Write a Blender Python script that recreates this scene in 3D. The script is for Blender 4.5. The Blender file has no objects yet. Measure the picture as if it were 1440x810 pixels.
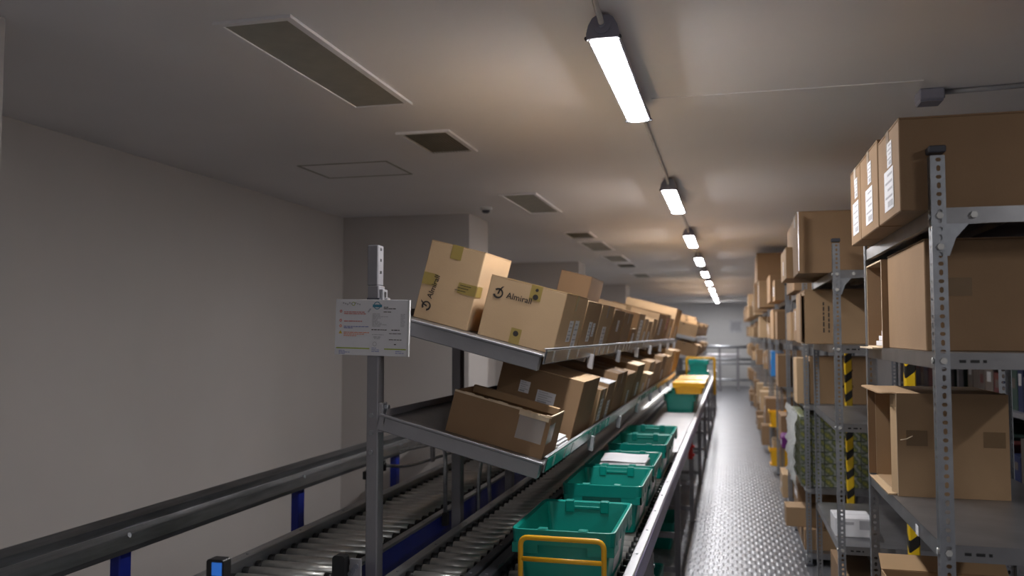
import bpy, math, random
from mathutils import Vector, Matrix
R = math.radians
rnd = random.Random(7)
SC = bpy.context.scene
C = SC.collection

# ------------------------------------------------------------------ camera
cam = bpy.data.cameras.new('camera'); camo = bpy.data.objects.new('camera', cam); C.objects.link(camo)
CAMH = 1.8
dv = Vector((308, -65, -1200)).normalized()            # aisle direction seen by the camera
uv = Vector((0, 1200, -65)); uv = (uv - dv * uv.dot(dv)).normalized()
rv = dv.cross(uv)
M3 = Matrix((rv, dv, uv))                                # camera axes -> world axes
camo.matrix_world = Matrix.Translation((0, 0, CAMH)) @ M3.to_4x4()
cam.sensor_width = 36; cam.lens = 30; cam.clip_start = .05; cam.clip_end = 200
cam.dof.use_dof = True; cam.dof.focus_distance = 3.2; cam.dof.aperture_fstop = 2.4
SC.camera = camo
# ------------------------------------------------------------------ world and exposure
w = bpy.data.worlds.new('world'); SC.world = w; w.use_nodes = True
w.node_tree.nodes['Background'].inputs[0].default_value = (.5, .5, .55, 1)
w.node_tree.nodes['Background'].inputs[1].default_value = .01
vs = SC.view_settings
vs.view_transform = 'Standard'; vs.look = 'None'; vs.gamma = 1; vs.use_curve_mapping = False
vs.exposure = 2.12
LAMP_EMIT = 26.0

# ------------------------------------------------------------------ materials
def mat(name, col, rough=.6, metal=0, var=.08, scale=8, bump=0, bscale=60, stretch=None, alpha=1, emit=0, spec=.5, trans=0):
    m = bpy.data.materials.new(name); m.use_nodes = True
    nt = m.node_tree; N = nt.nodes; L = nt.links
    b = N['Principled BSDF']
    b.inputs['Roughness'].default_value = rough; b.inputs['Metallic'].default_value = metal
    b.inputs['Specular IOR Level'].default_value = spec
    b.inputs['Alpha'].default_value = alpha
    b.inputs['Transmission Weight'].default_value = trans
    tc = N.new('ShaderNodeTexCoord'); mp = N.new('ShaderNodeMapping')
    if stretch: mp.inputs['Scale'].default_value = stretch
    L.new(tc.outputs['Object'], mp.inputs[0])
    n = N.new('ShaderNodeTexNoise'); n.inputs['Scale'].default_value = scale; n.inputs['Detail'].default_value = 4
    L.new(mp.outputs[0], n.inputs[0])
    rp = N.new('ShaderNodeValToRGB')
    rp.color_ramp.elements[0].color = tuple(c * (1 - var) for c in col) + (1,)
    rp.color_ramp.elements[1].color = tuple(min(1, c * (1 + var)) for c in col) + (1,)
    rp.color_ramp.elements[0].position = .3; rp.color_ramp.elements[1].position = .7
    L.new(n.outputs[0], rp.inputs[0]); L.new(rp.outputs[0], b.inputs['Base Color'])
    if emit:
        b.inputs['Emission Color'].default_value = tuple(col) + (1,); b.inputs['Emission Strength'].default_value = emit
    if bump:
        n2 = N.new('ShaderNodeTexNoise'); n2.inputs['Scale'].default_value = bscale
        L.new(mp.outputs[0], n2.inputs[0])
        bp = N.new('ShaderNodeBump'); bp.inputs['Strength'].default_value = bump; bp.inputs['Distance'].default_value = .01
        L.new(n2.outputs[0], bp.inputs['Height']); L.new(bp.outputs[0], b.inputs['Normal'])
    return m
M = {}
M['wall'] = mat('wall paint', (.49, .455, .435), .8, var=.03, scale=1.2, bump=.05, bscale=40)
M['trimw'] = mat('white paint', (.62, .62, .62), .6, var=.02)
M['ceil'] = mat('ceiling paint', (.86, .845, .86), .85, var=.035, scale=.7, bump=.04, bscale=25)
M['steel'] = mat('galvanised steel', (.33, .345, .37), .42, .85, var=.16, scale=14, bump=.03, bscale=90)
M['shelf'] = mat('galvanised sheet', (.29, .29, .30), .36, .85, var=.14, scale=7, bump=.04, bscale=20)
M['rail'] = mat('rolled steel rail', (.40, .41, .43), .4, .8, var=.2, scale=5, stretch=(6, .6, 6))
M['guard'] = mat('dark galvanised rail', (.20, .205, .215), .3, .85, var=.25, scale=5, stretch=(6, .6, 6))
M['slide'] = mat('pale slide plate', (.55, .54, .56), .4, .1, var=.06, scale=4)
M['zinc'] = mat('bright zinc bolt', (.78, .78, .75), .25, .6, var=.05)
M['alu'] = mat('aluminium profile', (.55, .54, .57), .38, .75, var=.08, scale=6, stretch=(6, .5, 6))
M['film'] = mat('bluish protective film', (.24, .22, .44), .35, .1, var=.25, scale=6, stretch=(3, .5, 3))
M['greyp'] = mat('grey powder coat', (.26, .255, .275), .45, .2, var=.05, scale=10)
M['cable'] = mat('pale grey cable', (.5, .5, .5), .5)
M['greyl'] = mat('light grey powder coat', (.33, .33, .35), .42, .3, var=.05, scale=10)
M['darkp'] = mat('dark grey plastic', (.045, .047, .06), .5, var=.1)
M['lamph'] = mat('lamp housing grey', (.27, .27, .33), .5, .2, var=.08)
M['black'] = mat('black plastic', (.012, .012, .013), .45, var=.1)
M['blue'] = mat('blue lacquer', (.010, .024, .27), .4, var=.1)
M['roller'] = mat('zinc roller', (.52, .52, .50), .36, .7, var=.12, scale=20)
M['lamp'] = mat('lit diffuser', (1, .983, .985), .4, var=0, emit=LAMP_EMIT)
M['panel'] = mat('unlit acrylic diffuser', (.33, .32, .27), .45, var=.08, scale=10)
M['vent'] = mat('dusty vent', (.30, .29, .25), .6, var=.12)
M['ventd'] = mat('vent interior', (.26, .25, .22), .8)
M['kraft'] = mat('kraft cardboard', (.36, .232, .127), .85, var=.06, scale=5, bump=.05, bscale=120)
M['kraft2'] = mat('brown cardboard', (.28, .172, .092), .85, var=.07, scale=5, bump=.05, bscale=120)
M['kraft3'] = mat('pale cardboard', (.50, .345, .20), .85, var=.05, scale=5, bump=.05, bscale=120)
M['kraftin'] = mat('cardboard inside', (.42, .275, .15), .9, var=.06, scale=5)
M['edge'] = mat('torn cardboard edge', (.66, .52, .36), .9, var=.1, scale=40)
M['tape'] = mat('brown packing tape', (.20, .125, .062), .3, var=.06)
M['ytape'] = mat('olive printed tape', (.33, .24, .07), .3, var=.06)
M['ink'] = mat('dark print', (.03, .024, .02), .7)
M['paper'] = mat('white paper', (.74, .74, .77), .6, var=.03)
M['greyink'] = mat('grey print', (.42, .42, .45), .7)
M['redink'] = mat('red print', (.62, .18, .16), .7)
M['blueink'] = mat('blue print', (.22, .24, .5), .7)
M['orangeink'] = mat('orange print', (.75, .30, .18), .7)
M['tealink'] = mat('teal print', (.05, .22, .32), .7)
M['greenink'] = mat('lime print', (.36, .45, .04), .7)
M['yellowink'] = mat('yellow print', (.7, .5, .03), .7)
M['tote'] = mat('green tote plastic', (.0, .235, .19), .35, var=.05, scale=10)
M['ytote'] = mat('yellow tote plastic', (.80, .42, .008), .4, var=.05)
M['ytube'] = mat('yellow lacquered tube', (.72, .37, .008), .35, var=.04)
M['red'] = mat('red plastic', (.5, .02, .015), .4)
M['clear'] = mat('clear film', (.8, .82, .84), .15, var=.02, alpha=.2)
M['haze'] = mat('milky film', (.78, .80, .80), .3, var=.1, scale=20, alpha=.75)
M['gstrip'] = mat('green strip', (.015, .18, .13), .2, var=.25, scale=9)
M['wstrip'] = mat('white strip', (.55, .56, .58), .3, var=.15, scale=9)
M['ystrip'] = mat('yellow strip', (.75, .42, .03), .3)
M['sstrip'] = mat('clear label strip', (.20, .21, .21), .2, .3, var=.3, scale=9)
M['screen'] = mat('blue screen', (.03, .16, .6), .3, var=.15, emit=.12)
M['purple'] = mat('purple wrap', (.14, .012, .16), .5)
M['bluepack'] = mat('blue pack', (.03, .22, .6), .4)
for i, c in enumerate([(.02, .03, .09), (.10, .02, .02), (.05, .05, .06), (.03, .06, .05), (.12, .10, .09)]):
    M['pack%d' % i] = mat('dark pack %d' % i, c, .5)

def node_mat(name):
    m = bpy.data.materials.new(name); m.use_nodes = True
    return m, m.node_tree.nodes, m.node_tree.links, m.node_tree.nodes['Principled BSDF']
# chequered metal floor
m, N, L, b = node_mat('raised pattern metal floor')
tc = N.new('ShaderNodeTexCoord'); mp = N.new('ShaderNodeMapping'); L.new(tc.outputs['Object'], mp.inputs[0])
br = N.new('ShaderNodeTexBrick'); L.new(mp.outputs[0], br.inputs[0])
br.offset = .5; br.inputs['Scale'].default_value = 1; br.inputs['Brick Width'].default_value = .07
br.inputs['Row Height'].default_value = .11; br.inputs['Mortar Size'].default_value = .020; br.inputs['Mortar Smooth'].default_value = .8
br.inputs['Color1'].default_value = (1, 1, 1, 1); br.inputs['Color2'].default_value = (.8, .8, .8, 1); br.inputs['Mortar'].default_value = (0, 0, 0, 1)
nz = N.new('ShaderNodeTexNoise'); nz.inputs['Scale'].default_value = 3; nz.inputs['Detail'].default_value = 5; L.new(mp.outputs[0], nz.inputs[0])
rp = N.new('ShaderNodeValToRGB'); rp.color_ramp.elements[0].color = (.17, .175, .195, 1); rp.color_ramp.elements[1].color = (.26, .265, .29, 1)
L.new(nz.outputs[0], rp.inputs[0]); L.new(rp.outputs[0], b.inputs['Base Color'])
bp = N.new('ShaderNodeBump'); bp.inputs['Strength'].default_value = .8; bp.inputs['Distance'].default_value = .003
L.new(br.outputs['Color'], bp.inputs['Height']); L.new(bp.outputs[0], b.inputs['Normal'])
b.inputs['Metallic'].default_value = .6; b.inputs['Roughness'].default_value = .36
M['floor'] = m
# hazard stripes
m, N, L, b = node_mat('yellow and black hazard stripes')
tc = N.new('ShaderNodeTexCoord'); sp = N.new('ShaderNodeSeparateXYZ'); L.new(tc.outputs['Object'], sp.inputs[0])
a1 = N.new('ShaderNodeMath'); a1.operation = 'ADD'; L.new(sp.outputs['X'], a1.inputs[0]); L.new(sp.outputs['Y'], a1.inputs[1])
a2 = N.new('ShaderNodeMath'); a2.operation = 'MULTIPLY'; a2.inputs[1].default_value = -.8; L.new(a1.outputs[0], a2.inputs[0])
a3 = N.new('ShaderNodeMath'); a3.operation = 'ADD'; L.new(a2.outputs[0], a3.inputs[0]); L.new(sp.outputs['Z'], a3.inputs[1])
a4 = N.new('ShaderNodeMath'); a4.operation = 'MULTIPLY'; a4.inputs[1].default_value = 1 / .14; L.new(a3.outputs[0], a4.inputs[0])
a5 = N.new('ShaderNodeMath'); a5.operation = 'FRACT'; L.new(a4.outputs[0], a5.inputs[0])
rp = N.new('ShaderNodeValToRGB'); rp.color_ramp.interpolation = 'CONSTANT'
rp.color_ramp.elements[0].color = (.80, .52, .01, 1); rp.color_ramp.elements[1].color = (.015, .014, .012, 1); rp.color_ramp.elements[1].position = .58
L.new(a5.outputs[0], rp.inputs[0]); L.new(rp.outputs[0], b.inputs['Base Color']); b.inputs['Roughness'].default_value = .45
M['hazard'] = m
# green printed packs
m, N, L, b = node_mat('green printed pack')
tc = N.new('ShaderNodeTexCoord'); vo = N.new('ShaderNodeTexVoronoi'); vo.inputs['Scale'].default_value = 24; L.new(tc.outputs['Object'], vo.inputs[0])
rp = N.new('ShaderNodeValToRGB'); rp.color_ramp.elements[0].color = (.38, .36, .02, 1); rp.color_ramp.elements[1].color = (.34, .34, .30, 1)
e = rp.color_ramp.elements.new(.5); e.color = (.035, .065, .012, 1); L.new(vo.outputs['Distance'], rp.inputs[0]); rp.color_ramp.elements[2].position = .8
L.new(rp.outputs[0], b.inputs['Base Color']); b.inputs['Roughness'].default_value = .4
M['gpack'] = m

# ------------------------------------------------------------------ mesh helpers
class MB:
    def __init__(s, off=(0, 0, 0)):
        s.v = []; s.f = []; s.sm = []; s.off = Vector(off)
    def add(s, vs, fs, smooth=False, mtx=None):
        k = len(s.v)
        for p in vs:
            p = Vector(p)
            if mtx is not None: p = mtx @ p
            s.v.append(p - s.off)
        for f in fs: s.f.append(tuple(i + k for i in f)); s.sm.append(smooth)
        return s
    def box(s, a, b, mtx=None):
        x0, y0, z0 = a; x1, y1, z1 = b
        return s.add([(x0, y0, z0), (x1, y0, z0), (x1, y1, z0), (x0, y1, z0), (x0, y0, z1), (x1, y0, z1), (x1, y1, z1), (x0, y1, z1)],
              [(0, 3, 2, 1), (4, 5, 6, 7), (0, 1, 5, 4), (1, 2, 6, 5), (2, 3, 7, 6), (3, 0, 4, 7)], mtx=mtx)
    def bbox(s, a, b, c=.004, mtx=None):             # box with chamfered edges
        x0, y0, z0 = a; x1, y1, z1 = b
        lo = [(x0 + c, y0), (x1 - c, y0), (x1, y0 + c), (x1, y1 - c), (x1 - c, y1), (x0 + c, y1), (x0, y1 - c), (x0, y0 + c)]
        ins = [(x0 + c, y0 + c), (x1 - c, y0 + c), (x1 - c, y0 + c), (x1 - c, y1 - c), (x1 - c, y1 - c), (x0 + c, y1 - c), (x0 + c, y1 - c), (x0 + c, y0 + c)]
        return s.loft([[(x, y, z0) for x, y in ins], [(x, y, z0 + c) for x, y in lo], [(x, y, z1 - c) for x, y in lo], [(x, y, z1) for x, y in ins]], mtx=mtx)
    def loft(s, loops, cap=True, smooth=False, mtx=None, close=True):
        n = len(loops[0]); vs = [p for l in loops for p in l]; fs = []
        for k in range(len(loops) - 1):
            for i in range(n if close else n - 1):
                j = (i + 1) % n
                fs.append((k * n + i, k * n + j, (k + 1) * n + j, (k + 1) * n + i))
        s.add(vs, fs, smooth, mtx)
        if cap:
            k0 = len(s.v) - len(vs)
            s.f.append(tuple(k0 + i for i in reversed(range(n)))); s.sm.append(False)
            s.f.append(tuple(k0 + (len(loops) - 1) * n + i for i in range(n))); s.sm.append(False)
        return s
    def prism(s, poly, axis, a, b, mtx=None):        # 2-D polygon pushed along an axis
        def P(u, v, t): return {'x': (t, u, v), 'y': (u, t, v), 'z': (u, v, t)}[axis]
        return s.loft([[P(u, v, a) for u, v in poly], [P(u, v, b) for u, v in poly]], mtx=mtx)
    def tube(s, pts, r, n=10, cap=True):
        pts = [Vector(p) for p in pts]; loops = []
        prev = None
        for i, p in enumerate(pts):
            t = ((pts[min(i + 1, len(pts) - 1)] - pts[max(i - 1, 0)])).normalized()
            if prev is None:
                a = Vector((0, 0, 1)) if abs(t.z) < .9 else Vector((1, 0, 0))
                u = t.cross(a).normalized()
            else:
                u = (prev - t * prev.dot(t)).normalized()
            prev = u; q = t.cross(u)
            loops.append([p + (u * math.cos(2 * math.pi * k / n) + q * math.sin(2 * math.pi * k / n)) * r for k in range(n)])
        return s.loft(loops, cap, True)
    def cyl(s, a, b, r, n=12): return s.tube([a, b], r, n)
    def build(s, name, m, parent=None, **kw):
        me = bpy.data.meshes.new(name); me.from_pydata([tuple(p) for p in s.v], [], s.f)
        me.polygons.foreach_set('use_smooth', s.sm); me.materials.append(M[m] if isinstance(m, str) else m); me.update()
        return link(name, me, parent, **kw)
def link(name, me, parent=None, **kw):
    o = bpy.data.objects.new(name, me); C.objects.link(o); o.parent = parent
    for k, v in kw.items(): o[k] = v
    return o
def thing(name, label, cat, loc=(0, 0, 0), rot=(0, 0, 0), group=None):
    o = bpy.data.objects.new(name, None); C.objects.link(o); o.location = loc; o.rotation_euler = rot; o.empty_display_size = .1
    o['label'] = label; o['category'] = cat
    if group: o['group'] = group
    return o
def tag(o, label, cat, group=None):
    o['label'] = label; o['category'] = cat
    if group: o['group'] = group
    return o
def arc(c, r, a0, a1, n): return [(c[0] + r * math.cos(R(a0 + (a1 - a0) * i / n)), c[1] + r * math.sin(R(a0 + (a1 - a0) * i / n))) for i in range(n + 1)]
def rrect(x0, x1, y0, y1, r, n=3):
    return arc((x1 - r, y0 + r), r, -90, 0, n) + arc((x1 - r, y1 - r), r, 0, 90, n) + arc((x0 + r, y1 - r), r, 90, 180, n) + arc((x0 + r, y0 + r), r, 180, 270, n)
def fillet(pts, r, n=5):                              # round the corners of a polyline
    pts = [Vector(p) for p in pts]; out = [pts[0]]
    for i in range(1, len(pts) - 1):
        a, b, c = pts[i - 1], pts[i], pts[i + 1]
        p = b + (a - b).normalized() * r; q = b + (c - b).normalized() * r
        for k in range(n + 1):
            t = k / n; out.append(p * (1 - t) ** 2 + b * 2 * t * (1 - t) + q * t ** 2)
    out.append(pts[-1]); return out
_txt = {}
def text_mesh(s, size):
    if (s, size) in _txt: return _txt[(s, size)]
    cu = bpy.data.curves.new('lettering', 'FONT'); cu.body = s; cu.size = size; cu.resolution_u = 3
    try: cu.offset = size * .012
    except Exception: pass
    o = bpy.data.objects.new('lettering', cu); C.objects.link(o)
    dg = bpy.context.evaluated_depsgraph_get(); me = bpy.data.meshes.new_from_object(o.evaluated_get(dg))
    bpy.data.objects.remove(o); bpy.data.curves.remove(cu)
    me.materials.clear(); _txt[(s, size)] = me
    return me
ORD = ['first', 'second', 'third', 'fourth', 'fifth', 'sixth', 'seventh', 'eighth', 'ninth', 'tenth', 'eleventh', 'twelfth', 'thirteenth', 'fourteenth', 'fifteenth', 'sixteenth', 'seventeenth', 'eighteenth', 'nineteenth', 'twentieth']

# ------------------------------------------------------------------ room shell
XL, XRW, YB, YF, ZC = -3.7, 4.6, -4.5, 31.0, 2.95
MB().box((XL - .2, YB - .2, -.2), (XRW + .2, YF + .2, 0)).build('floor', 'floor', kind='structure', label='patterned metal plate floor of the picking aisle')
ceil = MB().box((XL - .2, YB - .2, ZC), (XRW + .2, YF + .2, ZC + .2)).build('ceiling', 'ceil', kind='structure', label='pale plastered ceiling')
MB().box((XL - .2, YB, 0), (XL, YF, ZC)).build('wall_left', 'wall', kind='structure', label='plain pale wall on the left')
MB().box((XRW, YB, 0), (XRW + .2, YF, ZC)).build('wall_right', 'wall', kind='structure', label='right wall behind the racks')
MB().box((XL, YF, 0), (XRW, YF + .2, ZC)).build('wall_far', 'trimw', kind='structure', label='white wall at the far end of the aisle')
MB().box((XL, YB - .2, 0), (XRW, YB, ZC)).build('wall_back', 'wall', kind='structure', label='wall behind the photographer')
for nm, y0, y1, x1 in (('wall_pier_near', -1.2, 2.5, -2.548), ('wall_pier_middle', 7.72, 8.37, -2.4), ('wall_pier_far', 13.35, 14.0, -2.33), ('wall_pier_end', 19.7, 20.4, -2.34)):
    MB().box((XL, y0, 0), (x1, y1, ZC)).build(nm, 'wall', kind='structure', label='pale wall pier standing out from the left wall')
MB().box((XL, 27.3, 2.80), (XRW, 27.6, ZC)).build('trim_1', 'trimw', kind='structure', label='shallow downstand beam across the far ceiling')
MB().box((-.36, 4.15, ZC - .004), (.86, 4.24, ZC)).build('trim_2', 'ceil', kind='structure', label='flat painted cover strip across the ceiling')
# access hatch outline in the ceiling
b = MB()
for a, c in (((-2.86, 5.23), (-2.2, 5.245)), ((-2.86, 5.7), (-2.2, 5.715)), ((-2.86, 5.23), (-2.845, 5.715)), ((-2.215, 5.23), (-2.2, 5.715))): b.box((*a, ZC - .003), (*c, ZC))
hr = thing('ceiling_hatch', 'faint square access hatch in ceiling above the left wall', 'hatch', (-2.53, 5.47, ZC))
MBo = lambda r: MB(off=r.location)
bb = MBo(hr); bb.v = [p - hr.location for p in b.v]; bb.f = b.f; bb.sm = b.sm
bb.build('hatch_frame', 'vent', hr)
MBo(hr).box((-2.84, 5.25, ZC - .0015), (-2.22, 5.695, ZC)).build('hatch_panel', 'ceil', hr)

# ------------------------------------------------------------------ ceiling fittings
def panel(y0, y1, label, vent=False):
    x0, x1 = -1.84, -1.52
    r = thing('ceiling_vent' if vent else 'ceiling_panel_light', label, 'vent' if vent else 'light', ((x0 + x1) / 2, (y0 + y1) / 2, ZC), group='unlit panels and vents in the ceiling')
    b = MBo(r); f = .028
    for a, c in (((x0, y0), (x1, y0 + f)), ((x0, y1 - f), (x1, y1)), ((x0, y0 + f), (x0 + f, y1 - f)), ((x1 - f, y0 + f), (x1, y1 - f))):
        b.box((*a, ZC - .012), (*c, ZC))
    b.build('frame', 'ceil', r)
    if vent:
        MBo(r).box((x0 + f, y0 + f, ZC - .002), (x1 - f, y1 - f, ZC)).build('vent_interior', 'ventd', r)
        n = 14; me = None
        for i in range(n):
            x = x0 + f + (x1 - x0 - 2 * f) * (i + .5) / n
            if me is None:
                s = MB(); s.prism([(-.007, -.001), (-.005, 0), (.007, -.009), (.005, -.010)], 'y', -(y1 - y0) / 2 + f, (y1 - y0) / 2 - f)
                o = s.build('slat', 'vent', r); me = o.data
            else: o = link('slat', me, r)
            o.location = (x - r.location.x, 0, -.001)
    else:
        MBo(r).box((x0 + f, y0 + f, ZC - .006), (x1 - f, y1 - f, ZC)).build('diffuser', 'panel', r)
panel(2.72, 3.94, 'long unlit ceiling panel light nearest the camera')
panel(4.5, 5.07, 'square louvred ceiling vent behind the long panel light', True)
panel(6.72, 7.83, 'second unlit ceiling panel light, beyond the louvred vent')
panel(9.42, 10.0, 'small grille in ceiling beyond the second panel light', True)
panel(10.45, 11.58, 'third unlit ceiling panel light from the camera')
panel(12.35, 13.42, 'fourth unlit ceiling panel light from the camera')
panel(13.88, 14.6, 'last small ceiling grille before the far end', True)
panel(16.2, 17.3, 'fifth unlit ceiling panel light from the camera')
r = thing('smoke_detector', 'small round white smoke detector on ceiling beside the pier', 'detector', (-2.14, 7.4, ZC))
MB().loft([[(x * s_, y * s_, z) for x, y in arc((0, 0), 1, 0, 337.5, 15)] for s_, z in ((.055, 0), (.055, -.015), (.05, -.025))], smooth=True).build('base', 'trimw', r)
MB().loft([[(x * s_, y * s_, z) for x, y in arc((0, 0), 1, 0, 337.5, 15)] for s_, z in ((.036, -.025), (.036, -.042), (.022, -.052))], smooth=True).build('sensor_head', 'darkp', r)
r = thing('junction_box', 'grey junction box on ceiling above the nearest rack', 'junction box', (.925, 4.35, ZC))
MB().bbox((-.055, -.06, -.055), (.055, .06, 0), .006).build('casing', 'lamph', r)
MB().bbox((-.05, -.055, -.062), (.05, .055, -.055), .003).build('lid', 'lamph', r)
tag(MB(off=(1, 4.3, ZC)).tube([(.98, 4.34, ZC - .013), (1.3, 4.31, ZC - .013), (4.55, 4.25, ZC - .013)], .012).build('conduit', 'greyl'), 'thin grey conduit running right from the ceiling junction box', 'conduit').location = (1, 4.3, ZC)

# lamps
LX = -.43
lampY = [3.6, 6.92, 9.95, 12.75, 15.5, 18.25, 21.0, 23.7, 26.4]
prof = [(-.056, -.092), (.056, -.092), (.057, -.075), (.05, -.045), (.036, -.02), (.02, -.01), (-.02, -.01), (-.036, -.02), (-.05, -.045), (-.057, -.075)]
def make_lamp(y, label, LX=LX):
    r = thing('strip_lamp', label, 'lamp', (LX, y, ZC), group='strip lamps along the aisle')
    hl = .6
    MB().prism([(x * .98, z) for x, z in prof], 'y', -hl, hl).build('housing', 'lamph', r)
    cap = [(x * 1.04, z * 1.03 + .001) for x, z in prof]
    for s_ in (-1, 1):
        a, c = sorted((s_ * hl, s_ * (hl + .022)))
        e = MB().prism(cap, 'y', a, c).build('end_cap', 'lamph', r)
        g = MB(); g.tube([(0, s_ * (hl + .02), -.05), (0, s_ * (hl + .035), -.05)], .03, 14); g.tube([(0, s_ * (hl + .03), -.05), (0, s_ * (hl + .05), -.048)], .014, 10)
        g.build('cable_gland', 'lamph', e)
        for sx in (-1, 1):
            MB().cyl((sx * .06, s_ * (hl + .004), -.09), (sx * .06, s_ * (hl + .018), -.09), .007, 8).build('clip', 'darkp', e)
    # slightly crowned diffuser
    dp = [(-.051, -.090)] + [(.051 * math.sin(R(t)), -.090 - .012 * math.cos(R(t)) ** .7) for t in range(-80, 81, 20)] + [(.051, -.090)]
    MB().prism(dp, 'y', -hl + .008, hl - .008).build('diffuser', 'lamp', r)
    for q in (-.35, .35):
        MB().box((-.03, q - .02, -.016), (.03, q + .02, 0)).build('mounting_clip', 'greyl', r)
for i, y in enumerate(lampY): make_lamp(y, ORD[i] + ' lit strip lamp on the ceiling counting from the camera')
make_lamp(28.75, 'unseen strip lamp added behind the far downstand beam to brighten the end wall', LX)  # added lamp out of sight, brightens the far wall
make_lamp(-2.9, 'unseen strip lamp added on the ceiling behind the photographer as frontal fill')  # added unseen lamp, dim fill on faces turned to the camera
make_lamp(.1, 'unseen strip lamp added over the neighbouring aisle as fill from the right', 2.3)  # added out of view, lifts the near faces of the racks
def span(ya, yb, label):
    a = [(LX, ya + .655, ZC - .049), (LX, ya + .70, ZC - .03), (LX, ya + .76, ZC - .012)] if ya > -9 else [(LX - .02, 1.2, ZC - .012)]
    z = [(LX - .004, yb - .78, ZC - .012), (LX - .006, yb - .715, ZC - .022), (LX, yb - .68, ZC - .042), (LX, yb - .655, ZC - .050)] if yb < 90 else [(LX, 30.5, ZC - .012)]
    pts = a + z; off = (LX, pts[0][1], ZC)
    tag(MB(off=off).tube(pts, .0105, 8).build('power_cable', 'cable'), label, 'cable', 'cables linking the strip lamps').location = off
span(-10, lampY[0], 'grey power cable entering the nearest strip lamp from above the camera')
for i in range(len(lampY) - 1): span(lampY[i], lampY[i + 1], 'grey power cable between %s and %s strip lamps' % (ORD[i], ORD[i + 1]))

# ------------------------------------------------------------------ cartons
def decal(face, w_, d_, h_, u, v, su, sv, lift=.0012):
    # flat piece on one face; u, v centre in face coordinates (metres from face centre line / from base)
    t = .0006; b = MB()
    if face == '-y': b.box((u - su / 2, -d_ / 2 - lift - t, v - sv / 2), (u + su / 2, -d_ / 2 - lift, v + sv / 2))
    elif face == '+x': b.box((w_ / 2 + lift, u - su / 2, v - sv / 2), (w_ / 2 + lift + t, u + su / 2, v + sv / 2))
    elif face == '-x': b.box((-w_ / 2 - lift - t, u - su / 2, v - sv / 2), (-w_ / 2 - lift, u + su / 2, v + sv / 2))
    elif face == '+z': b.box((u - su / 2, v - sv / 2, h_ + lift), (u + su / 2, v + sv / 2, h_ + lift + t))
    return b
def label_piece(root, face, w_, d_, h_, u, v, su, sv, printed=True, m='paper', ink='greyink'):
    o = decal(face, w_, d_, h_, u, v, su, sv).build('shipping_label', m, root)
    if printed:
        b = MB(); k = 0
        rows = 5
        for i in range(rows):
            vv = v + sv * (.36 - .72 * i / (rows - 1)); ww = su * (.75 if i % 2 else .5); hh = sv * (.05 if i != rows - 1 else .14)
            q = decal(face, w_, d_, h_, u - (su * .8 - ww) / 2 * (1 if face != '+x' else 1), vv, ww, hh, lift=.0022); b.v += [p for p in q.v]; n = len(b.v) - 8
            b.f += [tuple(n + j for j in f) for f in q.f]; b.sm += q.sm
        b.build('print', ink, o, kind='stuff')
def carton(label, w_, d_, h_, loc, ry=0, rz=0, m='kraft', seam='y', tape='tape', labels=(), group=None, name='carton', topless=False, flapmat=None, tapeface=None, cat='carton'):
    r = thing(name, label, cat, loc, (0, ry, rz), group)
    hx, hy = w_ / 2, d_ / 2
    if not topless:
        MB().bbox((-hx, -hy, 0), (hx, hy, h_ - .004), .003).build('body', m, r)
        g = .0015
        if seam == 'y':
            for s_ in (-1, 1):
                a, c = sorted((s_ * g, s_ * hx)); MB().box((a, -hy, h_ - .004), (c, hy, h_)).build('flap', flapmat or m, r)
            if tape:
                t = MB(); t.box((-.025, -hy - .001, h_), (.025, hy + .001, h_ + .0008)); t.box((-.025, -hy - .0014, h_ - .06), (.025, -hy - .0006, h_ + .0008)); t.box((-.025, hy + .0006, h_ - .06), (.025, hy + .0014, h_ + .0008))
                t.build('tape', tape, r)
        else:
            for s_ in (-1, 1):
                a, c = sorted((s_ * g, s_ * hy)); MB().box((-hx, a, h_ - .004), (hx, c, h_)).build('flap', flapmat or m, r)
            if tape:
                t = MB(); t.box((-hx - .001, -.025, h_), (hx + .001, .025, h_ + .0008)); t.box((hx + .0006, -.025, h_ - .07), (hx + .0014, .025, h_ + .0008)); t.box((-hx - .0014, -.025, h_ - .07), (-hx - .0006, .025, h_ + .0008))
                t.build('tape', tape, r)
    else:
        T = .005; b = MB()
        b.box((-hx, -hy, 0), (hx, hy, T))
        b.box((-hx, -hy, T), (-hx + T, hy, h_)); b.box((hx - T, -hy, T), (hx, hy, h_))
        b.box((-hx + T, -hy, T), (hx - T, -hy + T, h_ * .985)); b.box((-hx + T, hy - T, T), (hx - T, hy, h_))
        b.build('body', m, r)
        e = MB()                                      # torn pale upper edge
        k = max(6, int(w_ / .02))
        for i in range(k):
            x0 = -hx + w_ * i / k; x1 = -hx + w_ * (i + 1) / k; q = rnd.uniform(0, .006)
            e.box((x0, -hy - .0008, h_ * .985 - .003), (x1, -hy + T + .0005, h_ * .985 + .002 + q))
        e.box((hx - T - .0008, -hy, h_ - .003), (hx + .0008, hy, h_ + .003))
        e.build('torn_edge', 'edge', r)
    for l in labels: label_piece(r, l[0], w_, d_, h_, *l[1:5], **(l[5] if len(l) > 5 else {}))
    return r

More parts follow.
